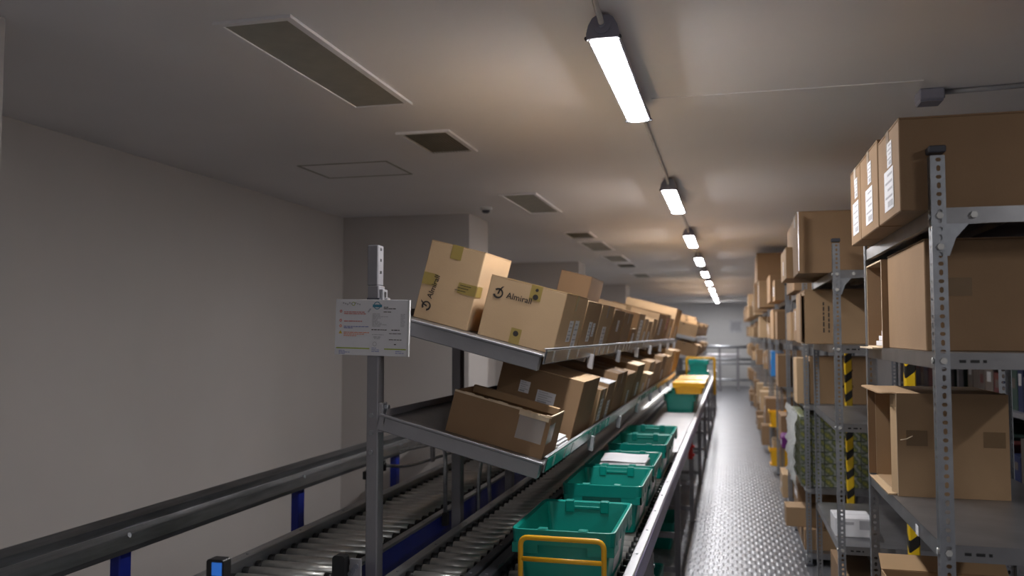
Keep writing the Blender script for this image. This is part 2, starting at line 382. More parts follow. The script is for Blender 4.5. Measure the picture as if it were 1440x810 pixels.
# ------------------------------------------------------------------ tilted flow racks over the conveyor
TILT = R(14.5)
SXB, SXF = -1.36, -.70                                   # rear and front of a shelf plate
ZUP, ZLO = 1.717, 1.30                                    # surface height at X = -.72
def surf(x, z0): return z0 + (-.72 - x) * math.tan(TILT)
def shelf_xf(z0): return Matrix.Translation((SXB, 0, surf(SXB, z0))) @ Matrix.Rotation(TILT, 4, 'Y')
SLEN = (SXF - SXB) / math.cos(TILT)
def flow_rack(label, y0, y1, step, strips, ext=True):
    r = thing('flow_rack', label, 'rack', (-1.42, y0, 0))
    O = lambda: MBo(r)
    n = int(round((y1 - y0) / step)); ys = [y0 + step * i for i in range(n + 1)]
    for i, y in enumerate(ys):
        top = 2.0 if i == 0 and ext else 1.93
        p = O(); p.bbox((-1.447, y, 0), (-1.397, y + .066, top), .004)
        po = p.build('post', 'greyp', r)
        O().box((-1.49, y - .03, 0), (-1.35, y + .10, .008)).build('foot_plate', 'greyp', po)
        if i == 0 and ext:
            O().bbox((-1.450, y + .002, top), (-1.402, y + .062, 2.168), .004).build('post_extension', 'greyp', po)
            b = O(); b.bbox((-1.397, y + .008, 1.86), (-1.382, y + .058, 1.985), .002); b.bbox((-1.382, y + .02, 1.90), (-1.366, y + .05, 1.95), .003); b.build('slotted_bracket', 'greyl', po)
            for z in (2.05, 2.10, 2.145): O().box((-1.4022, y + .025, z), (-1.4012, y + .04, z + .012)).build('slot', 'black', po)
            O().box((-1.3818, y + .024, 1.925), (-1.381, y + .04, 1.975)).build('slot', 'black', po)
            for z in (1.40, 1.47, 1.32):
                O().cyl((-1.425, y - .006, z), (-1.425, y, z), .010, 6).build('bolt', 'steel', po)
            O().cyl((-1.382, y + .03, 1.50), (-1.360, y + .03, 1.50), .013, 6).build('bolt', 'steel', po)
            O().bbox((-1.397, y + .004, 1.40), (-1.378, y + .055, 1.52), .002).build('arm_bracket', 'greyl', po)
    for z0, nm, sp in ((ZUP, 'upper', strips[0]), (ZLO, 'lower', strips[1])):
        X = shelf_xf(z0)
        sh = O(); ye = ys[-1] + .066
        sh.box((0, y0 + .002, -.0035), (SLEN, ye, -.0005), X)
        so = sh.build('shelf_plate', 'shelf', r)
        for i, y in enumerate(ys):
            a = O(); a.bbox((-.03, y, -.062), (SLEN - .02, y + .045, -.004), .003, X)
            if i == 0: a.bbox((-.03, y - .004, -.004), (SLEN - .012, y + .012, .006), .002, X)
            a.build('support_arm', 'greyl', so)
            if i == 0:
                for q in (.18, .60): O().cyl(X @ Vector((q, y + .03, .0)), X @ Vector((q, y + .03, .004)), .006, 8).build('rivet', 'steel', so)
            else:                                      # pointed arm end below the lip
                O().prism([(SLEN - .02, -.012), (SLEN + .022, -.012), (SLEN + .030, -.085), (SLEN + .005, -.085)], 'y', y, y + .03, X).build('arm_tip', 'greyl', so)
        lip = O(); lip.box((SLEN - .004, y0 - .002, -.03), (SLEN, ye, .030), X); lip.box((SLEN - .012, y0 - .002, .028), (SLEN, ye, .031), X)
        lo = lip.build('lip', 'steel', so)
        for (a, c, m_) in sp:
            O().box((SLEN + .0005, a, -.026), (SLEN + .003, c, .024), X).build('label_strip', m_, lo)
            y = a + .12
            if m_ in ('sstrip', 'gstrip'):
                while y < min(c, a + 4) - .1:
                    O().box((SLEN + .0032, y, -.022), (SLEN + .0038, y + .035, .020), X).build('shelf_tag', 'wstrip', lo); y += rnd.choice((.17, .24, .33, .5))
        O().box((-.006, y0, -.03), (-.002, ye, .03), X).build('back_stop', 'greyp', so)
    return r
flow_rack('near tilted two-tier flow rack full of cartons above the conveyor', 3.25, 11.5, 1.1,
          ([(3.26, 11.5, 'sstrip')], [(3.26, 5.0, 'gstrip'), (5.02, 6.6, 'wstrip'), (6.62, 8.4, 'gstrip'), (8.42, 11.2, 'ystrip')]))
flow_rack('far tilted two-tier flow rack beyond the gap near the end wall', 18.0, 25.7, 1.1,
          ([(18.0, 25.7, 'sstrip')], [(18.0, 25.7, 'sstrip')]), False)

def on_shelf(z0, x_front, y0, y1, dep, h_, lift=0):
    """location for a tilted carton whose lower front edge sits at x_front on the shelf"""
    s_ = (x_front - SXB) / math.cos(TILT)
    p = shelf_xf(z0) @ Vector((s_ - dep / 2, (y0 + y1) / 2, lift))
    return p
def flow_box(label, z0, y0, y1, dep, h_, xf=-.715, lift=0, **kw):
    return carton(label, dep, y1 - y0, h_, on_shelf(z0, xf, y0, y1, dep, h_, lift), ry=TILT, **kw)
GU, GL = 'cartons on the upper tilted shelf', 'cartons on the lower tilted shelf'
# --- branded pair at the near end
def logo(root, w_, d_, h_, u, v, size, rot):
    """the printed word with its round mark on the near face"""
    t = text_mesh('Almirall', size)
    o = link('printed_name', t.copy(), root); o.data.materials.clear(); o.data.materials.append(M['ink'])
    Rm = Matrix.Rotation(R(90), 4, 'X') @ Matrix.Rotation(R(rot), 4, 'Z')
    o.matrix_local = Matrix.Translation((u, -d_ / 2 - .0026, v)) @ Rm
    b = MB(); n = 22; ro, ri = size * .62, size * .40
    A = [(R(-160 + 300 * i / n)) for i in range(n + 1)]
    outer = [(ro * math.cos(a), ro * math.sin(a)) for a in A]; inner = [(ri * math.cos(a) + .1 * ri, ri * math.sin(a)) for a in A]
    b.add([(x, y, 0) for x, y in outer] + [(x, y, 0) for x, y in inner], [(i, i + 1, n + 2 + i, n + 1 + i) for i in range(n)])
    b.add([(x * size, y * size, 0) for x, y in ((-.1, -.1), (.12, -.05), (.18, .35), (.42, .75), (.55, .95), (.30, .85), (.02, .45))], [(0, 1, 2, 3, 4, 5, 6)])
    e = b.build('printed_mark', 'ink', root)
    e.matrix_local = Matrix.Translation((u, -d_ / 2 - .0026, v)) @ Rm @ Matrix.Translation((-size * 1.05, size * .3, 0))
d1 = .44
r = flow_box('tall kraft carton with sideways printed name at the back of upper shelf', ZUP, 3.47, 3.47 + d1, .25, .345, xf=-1.09, m='kraft3', group=GU, seam='y', tape='ytape')
logo(r, .25, d1, .345, -.062, .095, .034, 82)
t = decal('-y', .25, d1, .345, -.09, .178, .066, .052).build('tape', 'ytape', r)
t = decal('-y', .25, d1, .345, .083, .172, .082, .046).build('tape', 'ytape', r)
decal('+x', .25, d1, .345, -d1 / 2 + .04, .172, .08, .046).build('tape', 'ytape', r)
b = MB()
for i in range(3):
    q = decal('-y', .25, d1, .345, .075 - .01 * i, .184 - .012 * i, .05, .0025, lift=.002); n = len(b.v); b.v += q.v; b.f += [tuple(n + j for j in f) for f in q.f]; b.sm += q.sm
b.build('tape_print', 'ink', t)
d2 = .54
r = flow_box('wide kraft carton with upright printed name in front on upper shelf', ZUP, 3.46, 3.46 + d2, .335, .262, m='kraft3', group=GU, seam='x', tape='ytape',
             labels=[('+x', -.02, .10, .09, .095), ('+x', .12, .085, .10, .13)])
logo(r, .335, d2, .262, -.083, .180, .036, 0)
t = decal('-y', .335, d2, .262, .038, .229, .05, .064).build('tape', 'ytape', r)
b = MB()
for k in range(2): b.add([(.04 + (.012 - .005 * k) * math.cos(R(a)), -d2 / 2 - .0026, .212 + .03 * k + (.012 - .005 * k) * math.sin(R(a))) for a in range(0, 360, 30)], [tuple(range(12))])
b.build('tape_mark', 'ink', t)
t = decal('-y', .335, d2, .262, -.005, .034, .046, .066).build('tape', 'ytape', r)
b = MB(); b.add([(-.005 + .012 * math.cos(R(a)), -d2 / 2 - .0026, .045 + .012 * math.sin(R(a))) for a in range(0, 360, 30)], [tuple(range(12))]); b.build('tape_mark', 'ink', t)
# --- the rest of the upper shelf, front row
FR = [  # y0, y1, depth, height, material, label text, labels on aisle face
    (4.03, 4.48, .56, .25, 'kraft', 'carton with paired white labels', [(-.02, .10, .09, .10), (.10, .11, .07, .07)]),
    (4.50, 4.97, .56, .25, 'kraft3', 'carton with one broad faded label', [(.0, .07, .13, .12)]),
    (5.02, 5.50, .56, .235, 'kraft', 'carton with small high label', [(.02, .14, .09, .07)]),
    (5.54, 6.00, .56, .23, 'kraft', 'plain brown carton', []),
    (6.42, 6.86, .33, .245, 'kraft', 'plain carton behind the short open tray', [(.0, .12, .2, .16)]),
    (6.90, 7.22, .30, .215, 'kraft3', 'narrow tan carton', [(.0, .07, .1, .08)]),
    (7.26, 7.62, .30, .20, 'kraft', 'narrow dark carton', [(.0, .07, .1, .08)]),
    (7.66, 8.06, .34, .225, 'kraft3', 'medium tan carton', []),
    (8.12, 9.02, .60, .285, 'kraft', 'big dark carton with white sheet label', [(-.1, .16, .2, .16)]),
    (9.10, 9.62, .60, .30, 'kraft', 'carton with red and white label', [(-.08, .2, .16, .13, dict(m='redink', ink='paper'))]),
    (9.68, 10.25, .42, .27, 'kraft3', 'mid-tan carton', [(.0, .12, .15, .1)]),
    (10.35, 11.42, .62, .40, 'kraft3', 'tallest pale carton', [(.1, .12, .2, .14)]),
]
for i, (a, c, dp, hh, mm, tx, lb) in enumerate(FR):
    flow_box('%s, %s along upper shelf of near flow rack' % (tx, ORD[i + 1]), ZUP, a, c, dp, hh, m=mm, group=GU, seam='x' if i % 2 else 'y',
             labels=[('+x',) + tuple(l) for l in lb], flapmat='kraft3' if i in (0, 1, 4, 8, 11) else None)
flow_box('short open-topped tray carton with pale rim on upper shelf', ZUP, 6.12, 6.40, .33, .125, m='kraft2', group=GU, topless=True, labels=[('+x', 0, .06, .1, .07)])
flow_box('small carton perched on top of the upper shelf row', ZUP, 5.25, 5.75, .20, .16, xf=-.93, lift=.237, m='kraft2', group=GU, tape=None)
# --- lower shelf
LIFT0 = 0
r = flow_box('open torn carton with clear tape at near end of lower shelf', ZLO, 3.335, 3.60, .415, .172, xf=-.735, m='kraft2', group=GL, topless=True)
b = MB(); b.box((.08, -.1345, .055), (.19, -.1335, .150)); b.box((.2083, -.13, .06), (.2090, -.02, .14)); b.build('clear_tape', 'clear', r)
b = MB(); b.bbox((-.2, .10, .150), (.19, .128, .182), .002); b.build('raised_flap', 'kraftin', r)
b = MB(); b.box((.075, -.136, .149), (.2, -.1, .168)); b.build('folded_edge', 'edge', r)
r = thing('paper_pad', 'stack of white leaflets with green mark beside the torn carton', 'papers', on_shelf(ZLO, -.72, 3.62, 3.88, .26, .03), (0, TILT, 0))
for k in range(3): MB().box((-.13, -.12 + .01 * k, .012 * k), (.125 - .01 * k, .12, .012 * k + .011)).build('sheet_bundle', 'paper', r)
MB().box((-.02, -.05, .0355), (.03, -.02, .0362)).build('printed_mark', 'gstrip', r)
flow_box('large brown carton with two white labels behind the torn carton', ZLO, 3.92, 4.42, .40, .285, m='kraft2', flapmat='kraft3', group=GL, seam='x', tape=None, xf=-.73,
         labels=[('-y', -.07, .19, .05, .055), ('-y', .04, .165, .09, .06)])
LR = [
    (4.47, 4.70, .38, .215, 'kraft', 'slim tan carton', [(.0, .1, .1, .12)]),
    (4.74, 5.02, .42, .235, 'kraft2', 'slim brown carton with white top', [(.0, .08, .1, .1)]),
    (5.06, 5.55, .50, .275, 'kraft2', 'dark carton with printed arrow', []),
    (5.60, 6.10, .50, .245, 'kraft', 'medium tan carton', [(.0, .08, .1, .09)]),
    (6.16, 6.66, .42, .285, 'kraft2', 'brown carton with bright top flap', [(.0, .1, .12, .1)]),
    (6.72, 7.10, .36, .20, 'kraft3', 'low pale carton with raised flap', [(.0, .08, .1, .07)]),
    (7.16, 7.66, .44, .275, 'kraft', 'tan carton with label', [(.0, .08, .12, .09)]),
    (7.72, 8.40, .44, .25, 'kraft2', 'wide brown carton', []),
    (8.46, 9.06, .46, .29, 'kraft', 'tall tan carton', [(.0, .1, .12, .1)]),
    (9.12, 9.72, .42, .27, 'kraft3', 'pale carton above the yellow strip', []),
    (9.78, 10.42, .40, .322, 'kraft3', 'tallest pale carton', [(.1, .12, .15, .12)]),
    (10.5, 11.40, .44, .30, 'kraft', 'last tan carton', []),
]
for i, (a, c, dp, hh, mm, tx, lb) in enumerate(LR):
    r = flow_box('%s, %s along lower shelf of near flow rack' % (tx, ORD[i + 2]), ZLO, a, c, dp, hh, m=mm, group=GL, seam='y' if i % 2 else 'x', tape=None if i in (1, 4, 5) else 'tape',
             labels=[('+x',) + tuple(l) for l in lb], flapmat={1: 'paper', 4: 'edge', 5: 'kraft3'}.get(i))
    if i == 2:
        b = MB(); z = .19; b.add([(dp / 2 + .0015, -.14, z), (dp / 2 + .0015, -.10, z), (dp / 2 + .0015, -.12, z + .03)], [(0, 1, 2)]); b.box((dp / 2 + .001, -.126, z - .03), (dp / 2 + .0016, -.114, z)); b.build('arrow_print', 'ink', r)
    if i == 5: MB().box((dp / 2 - .01, -.18, hh + .002), (dp / 2 + .05, .18, hh + .006), Matrix.Translation((0, 0, 0))).build('raised_flap', 'edge', r)
# --- far flow rack cartons
q = [(18.06, 19.6, .6, .27, 'kraft'), (19.7, 20.9, .5, .25, 'kraft2'), (21.0, 22.4, .55, .33, 'kraft'), (22.5, 24.0, .5, .28, 'kraft2'), (24.1, 25.6, .5, .36, 'kraft')]
for i, (a, c, dp, hh, mm) in enumerate(q):
    flow_box('%s carton along upper shelf of the far flow rack' % ORD[i], ZUP, a, c, dp, hh, m=mm, group='cartons on the far flow rack', labels=[('+x', -.3, .15, .2, .12)], flapmat='kraft3')
    flow_box('%s carton along lower shelf of the far flow rack' % ORD[i], ZLO, a + .03, c - .05, dp, [.28, .22, .31, .2, .27][i], m=['kraft2', 'kraft', 'kraft2', 'kraft', 'kraft2'][i], group='cartons on the far flow rack', labels=[('+x', -.3, .12, .2, .12)], flapmat='kraft3')
flow_box('lower of two flat cartons lying on top of the far rack row', ZUP, 18.5, 20.0, .44, .08, xf=-.78, lift=.275, m='kraft3', group='flat cartons on the far row')
flow_box('upper of two flat cartons lying on top of the far rack row', ZUP, 18.7, 19.9, .38, .07, xf=-.84, lift=.358, m='kraft3', group='flat cartons on the far row')

# ------------------------------------------------------------------ sign on the post
r = thing('notice_board', 'white notice with coloured print clipped to the flow rack post', 'sign', (-1.418, 3.232, 1.827), (0, R(1.3), R(-3.5)))
W2, H2 = .166, .114
MB().bbox((-W2, -.004, -H2), (W2, .004, H2), .001).build('board', 'paper', r)
def sg(parts, m, name='print'):
    b = MB()
    for x, z, ww, hh in parts: b.box((x, -.0048, z), (x + ww, -.0042, z + hh))
    return b.build(name, m, r, **({'kind': 'stuff'} if len(parts) > 1 else {}))
def words_line(x, z, ww, hh):
    out = []; e = x + ww
    while x < e - .004:
        l = rnd.uniform(.006, .02); l = min(l, e - x); out.append((x, z, l, hh)); x += l + .0025
    return out
P = lambda fx, fy: (-W2 + fx * 2 * W2, H2 - fy * 2 * H2)      # fractions from the upper left corner
def wl(fx, fy, fw, hh=.0035):
    x, z = P(fx, fy); return words_line(x, z, fw * 2 * W2, hh)
sg(wl(.12, .235, .28) + wl(.12, .265, .30), 'redink'); sg(wl(.12, .40, .25, .004), 'redink')
sg(wl(.12, .495, .34) + wl(.12, .52, .12), 'blueink')
sg(wl(.12, .60, .35) + wl(.12, .63, .30) + wl(.12, .66, .18), 'orangeink')
L1 = []
for i in range(10): L1 += wl(.51, .26 + .024 * i, [.10, .12, .22, .12, .09, .08, .10, .13, .20, .11][i], .0025); L1 += wl(.89, .26 + .024 * i, .06, .0022)
sg(L1, 'greyink')
sg(wl(.50, .545, .21, .0035) + wl(.77, .545, .11, .0035) + wl(.74, .605, .16, .0025) + wl(.74, .715, .17, .003) + wl(.81, .80, .035, .004) + wl(.66, .14, .06, .003) + wl(.66, .165, .18, .003) + wl(.66, .225, .1, .003), 'ink')
sg(wl(.51, .63, .16, .0025) + wl(.53, .675, .1, .004) + wl(.54, .70, .08, .003), 'greyink')
sg(wl(.51, .87, .06, .0025) + wl(.51, .90, .12, .0025) + wl(.51, .93, .11, .0025) + wl(.06, .93, .08, .0025) + wl(.06, .955, .15, .0025) + wl(.06, .98, .09, .0025) + wl(.83, .92, .08, .0025) + wl(.83, .95, .13, .0025), 'blueink')
x, z = P(.02, .885); sg([(x, z, .46 * 2 * W2, .0045)], 'greenink', 'green_bar'); x, z = P(.68, .885); sg([(x, z, .29 * 2 * W2, .0045)], 'greenink', 'green_bar')
def ring(fx, fy, ro, ri, m, name, a0=0, a1=360):
    cx, cz = P(fx, fy); n = 20; b = MB()
    A = [R(a0 + (a1 - a0) * i / n) for i in range(n + 1)]
    b.add([(cx + ro * math.cos(a), -.0046, cz + ro * math.sin(a)) for a in A] + [(cx + ri * math.cos(a), -.0046, cz + ri * math.sin(a)) for a in A], [(i, i + 1, n + 2 + i, n + 1 + i) for i in range(n)])
    b.build(name, m, r)
ring(.57, .105, .016, .0125, 'tealink', 'logo_ring'); x, z = P(.51, .135); sg([(x, z, .042, .011)], 'tealink', 'logo_bar')
ring(.245, .08, .008, .0055, 'greenink', 'header_ring')
hd = []
for i in range(9):
    if i in (5,): continue
    x, z = P(.10 + .028 * i, .09 + .012 * ((i * 7) % 3 - 1)); hd.append((x, z, .006, .006))
sg(hd, 'greyink', 'header_print')
for fy, m_ in ((.215, 'redink'), (.38, 'redink'), (.48, 'orangeink'), (.59, 'yellowink')):
    cx, cz = P(.075, fy)
    if m_ == 'yellowink':
        b = MB(); b.add([(cx - .008, -.0046, cz - .006), (cx + .008, -.0046, cz - .006), (cx, -.0046, cz + .008)], [(0, 1, 2)]); b.build('warning_triangle', m_, r)
    else: ring(.075, fy, .006, .0025, m_, 'warning_symbol')
ring(.55, .79, .009, .007, 'greyink', 'round_stamp')
b = MB(); cx, cz = P(.47, .19); b.add([(cx - .01, -.0046, cz - .008), (cx - .004, -.0046, cz - .009), (cx + .008, -.0046, cz + .006), (cx + .001, -.0046, cz + .008)], [(0, 1, 2, 3)]); b.build('pointer_icon', 'greyink', r)
MB().box((W2 - .006, -.006, -H2), (W2 + .002, .006, H2)).build('edge_strip', 'trimw', r)
MB().bbox((-.03, .004, H2 - .02), (.03, .018, H2 + .008), .002).build('clip', 'darkp', r)

# ------------------------------------------------------------------ conveyors
RT = .862                                                   # roller top
def lane(name, label, x0, x1, y0, ysplit, y1, left, right, black_ends, legs, rail_h=.11, pitch=.1, proud=(.018, .018)):
    r = thing(name, label, 'conveyor', ((x0 + x1) / 2, y0, 0))
    O = lambda: MBo(r); rr = .025; zc = RT - rr
    me = None; y = y0 + .04; mee = None
    while y < ysplit:
        if me is None:
            b = MB(); b.cyl((-(x1 - x0) / 2 + .035, 0, 0), ((x1 - x0) / 2 - .035, 0, 0), rr, 14)
            o = b.build('roller', 'roller', r); me = o.data
            c = MB(); c.cyl((-.0155, 0, 0), (.0155, 0, 0), rr * .86, 10)
            e = c.build('end_bushing', 'black', o); mee = e.data; e.location.x = -(x1 - x0) / 2 + .0195
            e = link('end_bushing', mee, o); e.location.x = (x1 - x0) / 2 - .0195
        else:
            o = link('roller', me, r)
            if y < 6.5:
                for s_ in (-1, 1): e = link('end_bushing', mee, o); e.location.x = s_ * ((x1 - x0) / 2 - .0195)
        o.location = (0, y - y0, zc)
        y += pitch
    b = MB(off=(r.location.x, y0, 0))
    while y < y1:
        b.cyl((x0 + .02, y, zc), (x1 - .02, y, zc), rr, 10); y += pitch
    if ysplit < y1: b.build('roller_bed', 'roller', r, kind='stuff')
    for s_, xx, m_, pr in ((-1, x0, left, proud[0]), (1, x1, right, proud[1])):
        ox = xx + s_ * (.042 if s_ > 0 else .05)
        a, c = sorted((xx, ox))
        b = O(); b.bbox((a, y0, RT + pr - rail_h), (c, y1, RT + pr), .004); so = b.build('side_rail', m_[0], r)
        if len(m_) > 1:
            q = ox + s_ * .0015; a2, c2 = sorted((ox, q))
            O().box((a2, y0, RT + pr - rail_h + .008), (c2, y1, RT + pr - .012)).build('side_cover', m_[1], so)
        b = None
        k = y0 + .1; scr = None
        while k < min(y1, 9):
            if scr is None:
                t = MB(); t.cyl((0, 0, 0), (0, 0, .003), .006, 8); so2 = t.build('screw', 'steel', so); scr = so2.data
            else: so2 = link('screw', scr, so)
            so2.location = (xx + s_ * .02 - r.location.x, k - y0, RT + pr); k += .45
    for y in legs:
        for xx, s_ in ((x0 - .045, 1), (x1 + .005, 1)):
            lo = O().bbox((xx, y, 0), (xx + .04, y + .05, RT + .018 - rail_h), .003).build('leg', 'greyp', r)
            O().box((xx - .02, y - .02, 0), (xx + .06, y + .07, .008)).build('foot', 'steel', lo)
            for z in (.71, .66, .58, .40):
                O().cyl((xx + .04, y + .025, z), (xx + .047, y + .025, z), .009, 8).build('bolt', 'steel', lo)
        for z in (.12, .36): O().bbox((x0 - .005, y + .01, z - .02), (x1 + .005, y + .04, z + .02), .002).build('cross_bar', 'greyp', r)
    return r
LEGS = [4.1, 6.28, 8.5, 10.7, 12.9, 15.1, 17.3, 19.5, 21.7]
lane('tote_conveyor', 'roller conveyor beside the aisle carrying the green totes', -.90, -.415, 2.2, 10.2, 23.0, ('darkp',), ('alu', 'film'), False, LEGS)
b = MB(off=bpy.data.objects['tote_conveyor'].location); b.box((-.80, 6.95, RT + .0005), (-.425, 10.40, RT + .004)); b.build('slide_plate', 'slide', bpy.data.objects['tote_conveyor'])
lane('inner_conveyor', 'dark roller conveyor below the tilted shelves', -1.265, -1.005, 2.2, 9.0, 23.0, ('rail',), ('darkp',), True, [4.7, 9.1, 13.5, 17.9], proud=(.004, .018))
lane('return_conveyor', 'roller conveyor with blue side plates beside the left wall', -1.93, -1.53, 2.2, 8.0, 18.0, ('rail',), ('rail', 'blue'), True, [4.6, 7.4, 10.2, 13.0], proud=(.03, -.005), rail_h=.13)
# tubular yellow stop in front of the first tote
def stop_frame(label, x0, x1, y, z0, z1, r_=.0095, mid=True, zl=None):
    zl = z0 if zl is None else zl
    r = thing('stop_frame', label, 'frame', ((x0 + x1) / 2, y, z0)); O = lambda: MBo(r)
    O().tube(fillet([(x0, y, zl), (x0, y, z1), (x1, y, z1), (x1, y, z0)], .03, 5), r_, 12).build('hoop', 'ytube', r)
    if mid: O().cyl((x0, y, z1 - .075), (x1, y, z1 - .075), r_ * .9, 12).build('cross_tube', 'ytube', r)
    for x, zz in ((x0, zl), (x1, z0)): O().bbox((x - .015, y - .015, zz - .01), (x + .015, y + .015, zz + .006), .002).build('foot', 'ytube', r)
stop_frame('yellow tubular stop frame in front of the nearest green tote', -.735, -.437, 2.99, .872, 1.08)
stop_frame('yellow tubular frame around the farthest green totes', -.86, -.325, 17.3, .62, 1.33, .028, False, .885)

# guard rail along the wall with blue posts
r = thing('wall_guard_rail', 'long steel guard rail on blue posts along the left wall', 'guard rail', (-2.5, .2, 0)); O = lambda: MBo(r)
ya, yb = .2, 7.55
O().prism([(-2.60, 1.015), (-2.575, 1.02), (-2.535, 1.0), (-2.535, .965), (-2.54, .962), (-2.545, .99), (-2.60, 1.005)], 'y', ya, yb).build('upper_channel', 'guard', r)
O().prism([(-2.56, .962), (-2.53, .966), (-2.49, .95), (-2.478, .90), (-2.48, .878), (-2.54, .862), (-2.545, .868), (-2.49, .885), (-2.50, .94), (-2.56, .952)], 'y', ya, yb).build('lower_channel', 'guard', r)
O().box((-2.60, ya, .90), (-2.56, yb, 1.005)).build('back_web', 'guard', r)
for y in (1.62, 3.13, 4.67, 6.2):
    p = O().bbox((-2.56, y, 0), (-2.51, y + .075, .905), .004).build('post', 'blue', r)
    O().box((-2.59, y - .03, 0), (-2.48, y + .105, .008)).build('foot_plate', 'blue', p)
    O().cyl((-2.495, y + .03, .945), (-2.487, y + .03, .948), .012, 6).build('bolt', 'steel', r)
# bent guide tubes between the conveyors
r = thing('guide_hoop', 'bent steel guide tube rising behind the near rack post', 'guide tube', (-1.463, 4.30, .80)); O = lambda: MBo(r)
O().tube(fillet([(-1.463, 4.30, .80), (-1.463, 4.30, 1.195), (-1.60, 4.56, 1.195), (-2.15, 5.4, 1.02)], .09, 6), .011, 10).build('tube', 'rail', r)
O().bbox((-1.476, 4.28, .80), (-1.448, 4.32, .87), .004).build('clamp', 'black', r)
r = thing('guide_bar', 'curved lower guide bar clamped beside the wall rail', 'guide tube', (-2.2, 5.5, .85)); O = lambda: MBo(r)
O().tube(fillet([(-2.36, 5.6, .885), (-2.24, 5.75, .86), (-2.05, 6.5, .90), (-2.03, 7.6, .93)], .12, 6), .012, 10).build('tube', 'rail', r)
O().cyl((-2.36, 5.6, .85), (-2.36, 5.6, .92), .02, 10).build('knob', 'black', r)
O().box((-2.16, 6.0, .86), (-2.14, 6.05, 1.05)).build('bracket', 'rail', r)
O().box((-2.0, 6.0, .0), (-1.985, 6.03, .9)).build('stay', 'rail', r)
r = thing('sensor_rod', 'thin upright steel rod beside the return conveyor', 'rod', (-2.0, 4.5, 0)); O = lambda: MBo(r)
O().cyl((-2.0, 4.5, 0), (-2.0, 4.5, 1.04), .006, 8).build('rod', 'rail', r); O().bbox((-2.015, 4.48, .985), (-1.985, 4.52, 1.03), .003).build('rod_clamp', 'black', r)
for k, (x, lean, nm) in enumerate(((-1.455, .01, 'left leg of crossed steel stays behind the second rack post'), (-1.40, -.01, 'right leg of crossed steel stays behind the second rack post'))):
    r = thing('steel_stay', nm, 'stay', (x, 4.85, .6)); O = lambda: MBo(r)
    O().tube([(x, 4.85 + .12 * k, .62), (x - lean * .3, 4.9, .95), (x + lean, 5.0, 1.22)], .012, 8).build('tube', 'rail', r); O().bbox((x - .02, 4.83 + .12 * k, .60), (x + .02, 4.87 + .12 * k, .66), .003).build('clamp', 'steel', r)
# scanners on the return conveyor
r = thing('scanner_display', 'small black scanner with blue screen in front of return conveyor', 'scanner', (-1.372, 2.1, 0)); O = lambda: MBo(r)
O().loft([[(x, y, z) for x, z in rrect(-1.399, -1.345, 1.06, 1.186, .009)] for y in (2.09, 2.125)]).build('casing', 'black', r)
O().box((-1.381, 2.088, 1.143), (-1.351, 2.0905, 1.178)).build('screen', 'screen', r)
for q in (-.009, .004): O().cyl((-1.364 + q, 2.086, 1.134), (-1.364 + q, 2.09, 1.134), .004, 8).build('button', 'steel', r)
O().bbox((-1.382, 2.10, 0), (-1.362, 2.12, 1.07), .002).build('stand', 'greyp', r)
O().box((-1.43, 2.05, 0), (-1.31, 2.17, .008)).build('base_plate', 'greyp', r)
r = thing('photo_sensor', 'black sensor housing with bracket in front of the rack post', 'sensor', (-1.43, 3.0, 0)); O = lambda: MBo(r)
O().loft([[(x, y, z) for x, z in rrect(-1.460, -1.409, .76, .972, .014)] for y in (2.98, 3.02)]).build('casing', 'black', r)
br_ = O().bbox((-1.403, 3.01, .72), (-1.357, 3.022, .957), .002).build('bracket', 'greyl', r)
for z in (.915, .93, .90): O().cyl((-1.39 + (z - .91) * .8, 3.004, z), (-1.39 + (z - .91) * .8, 3.01, z), .011, 8).build('bolt', 'steel', br_)
O().bbox((-1.445, 3.0, 0), (-1.425, 3.02, .78), .002).build('stand', 'greyp', r)
r = thing('red_push_button', 'small red push-button box on the second conveyor leg', 'button', (-.38, 8.47, .72)); O = lambda: MBo(r)
O().bbox((-.415, 8.44, .60), (-.372, 8.495, .755), .004).build('casing', 'red', r)
for z in (.64, .72): O().cyl((-.372, 8.467, z), (-.356, 8.467, z), .014, 12).build('button', 'red', r)

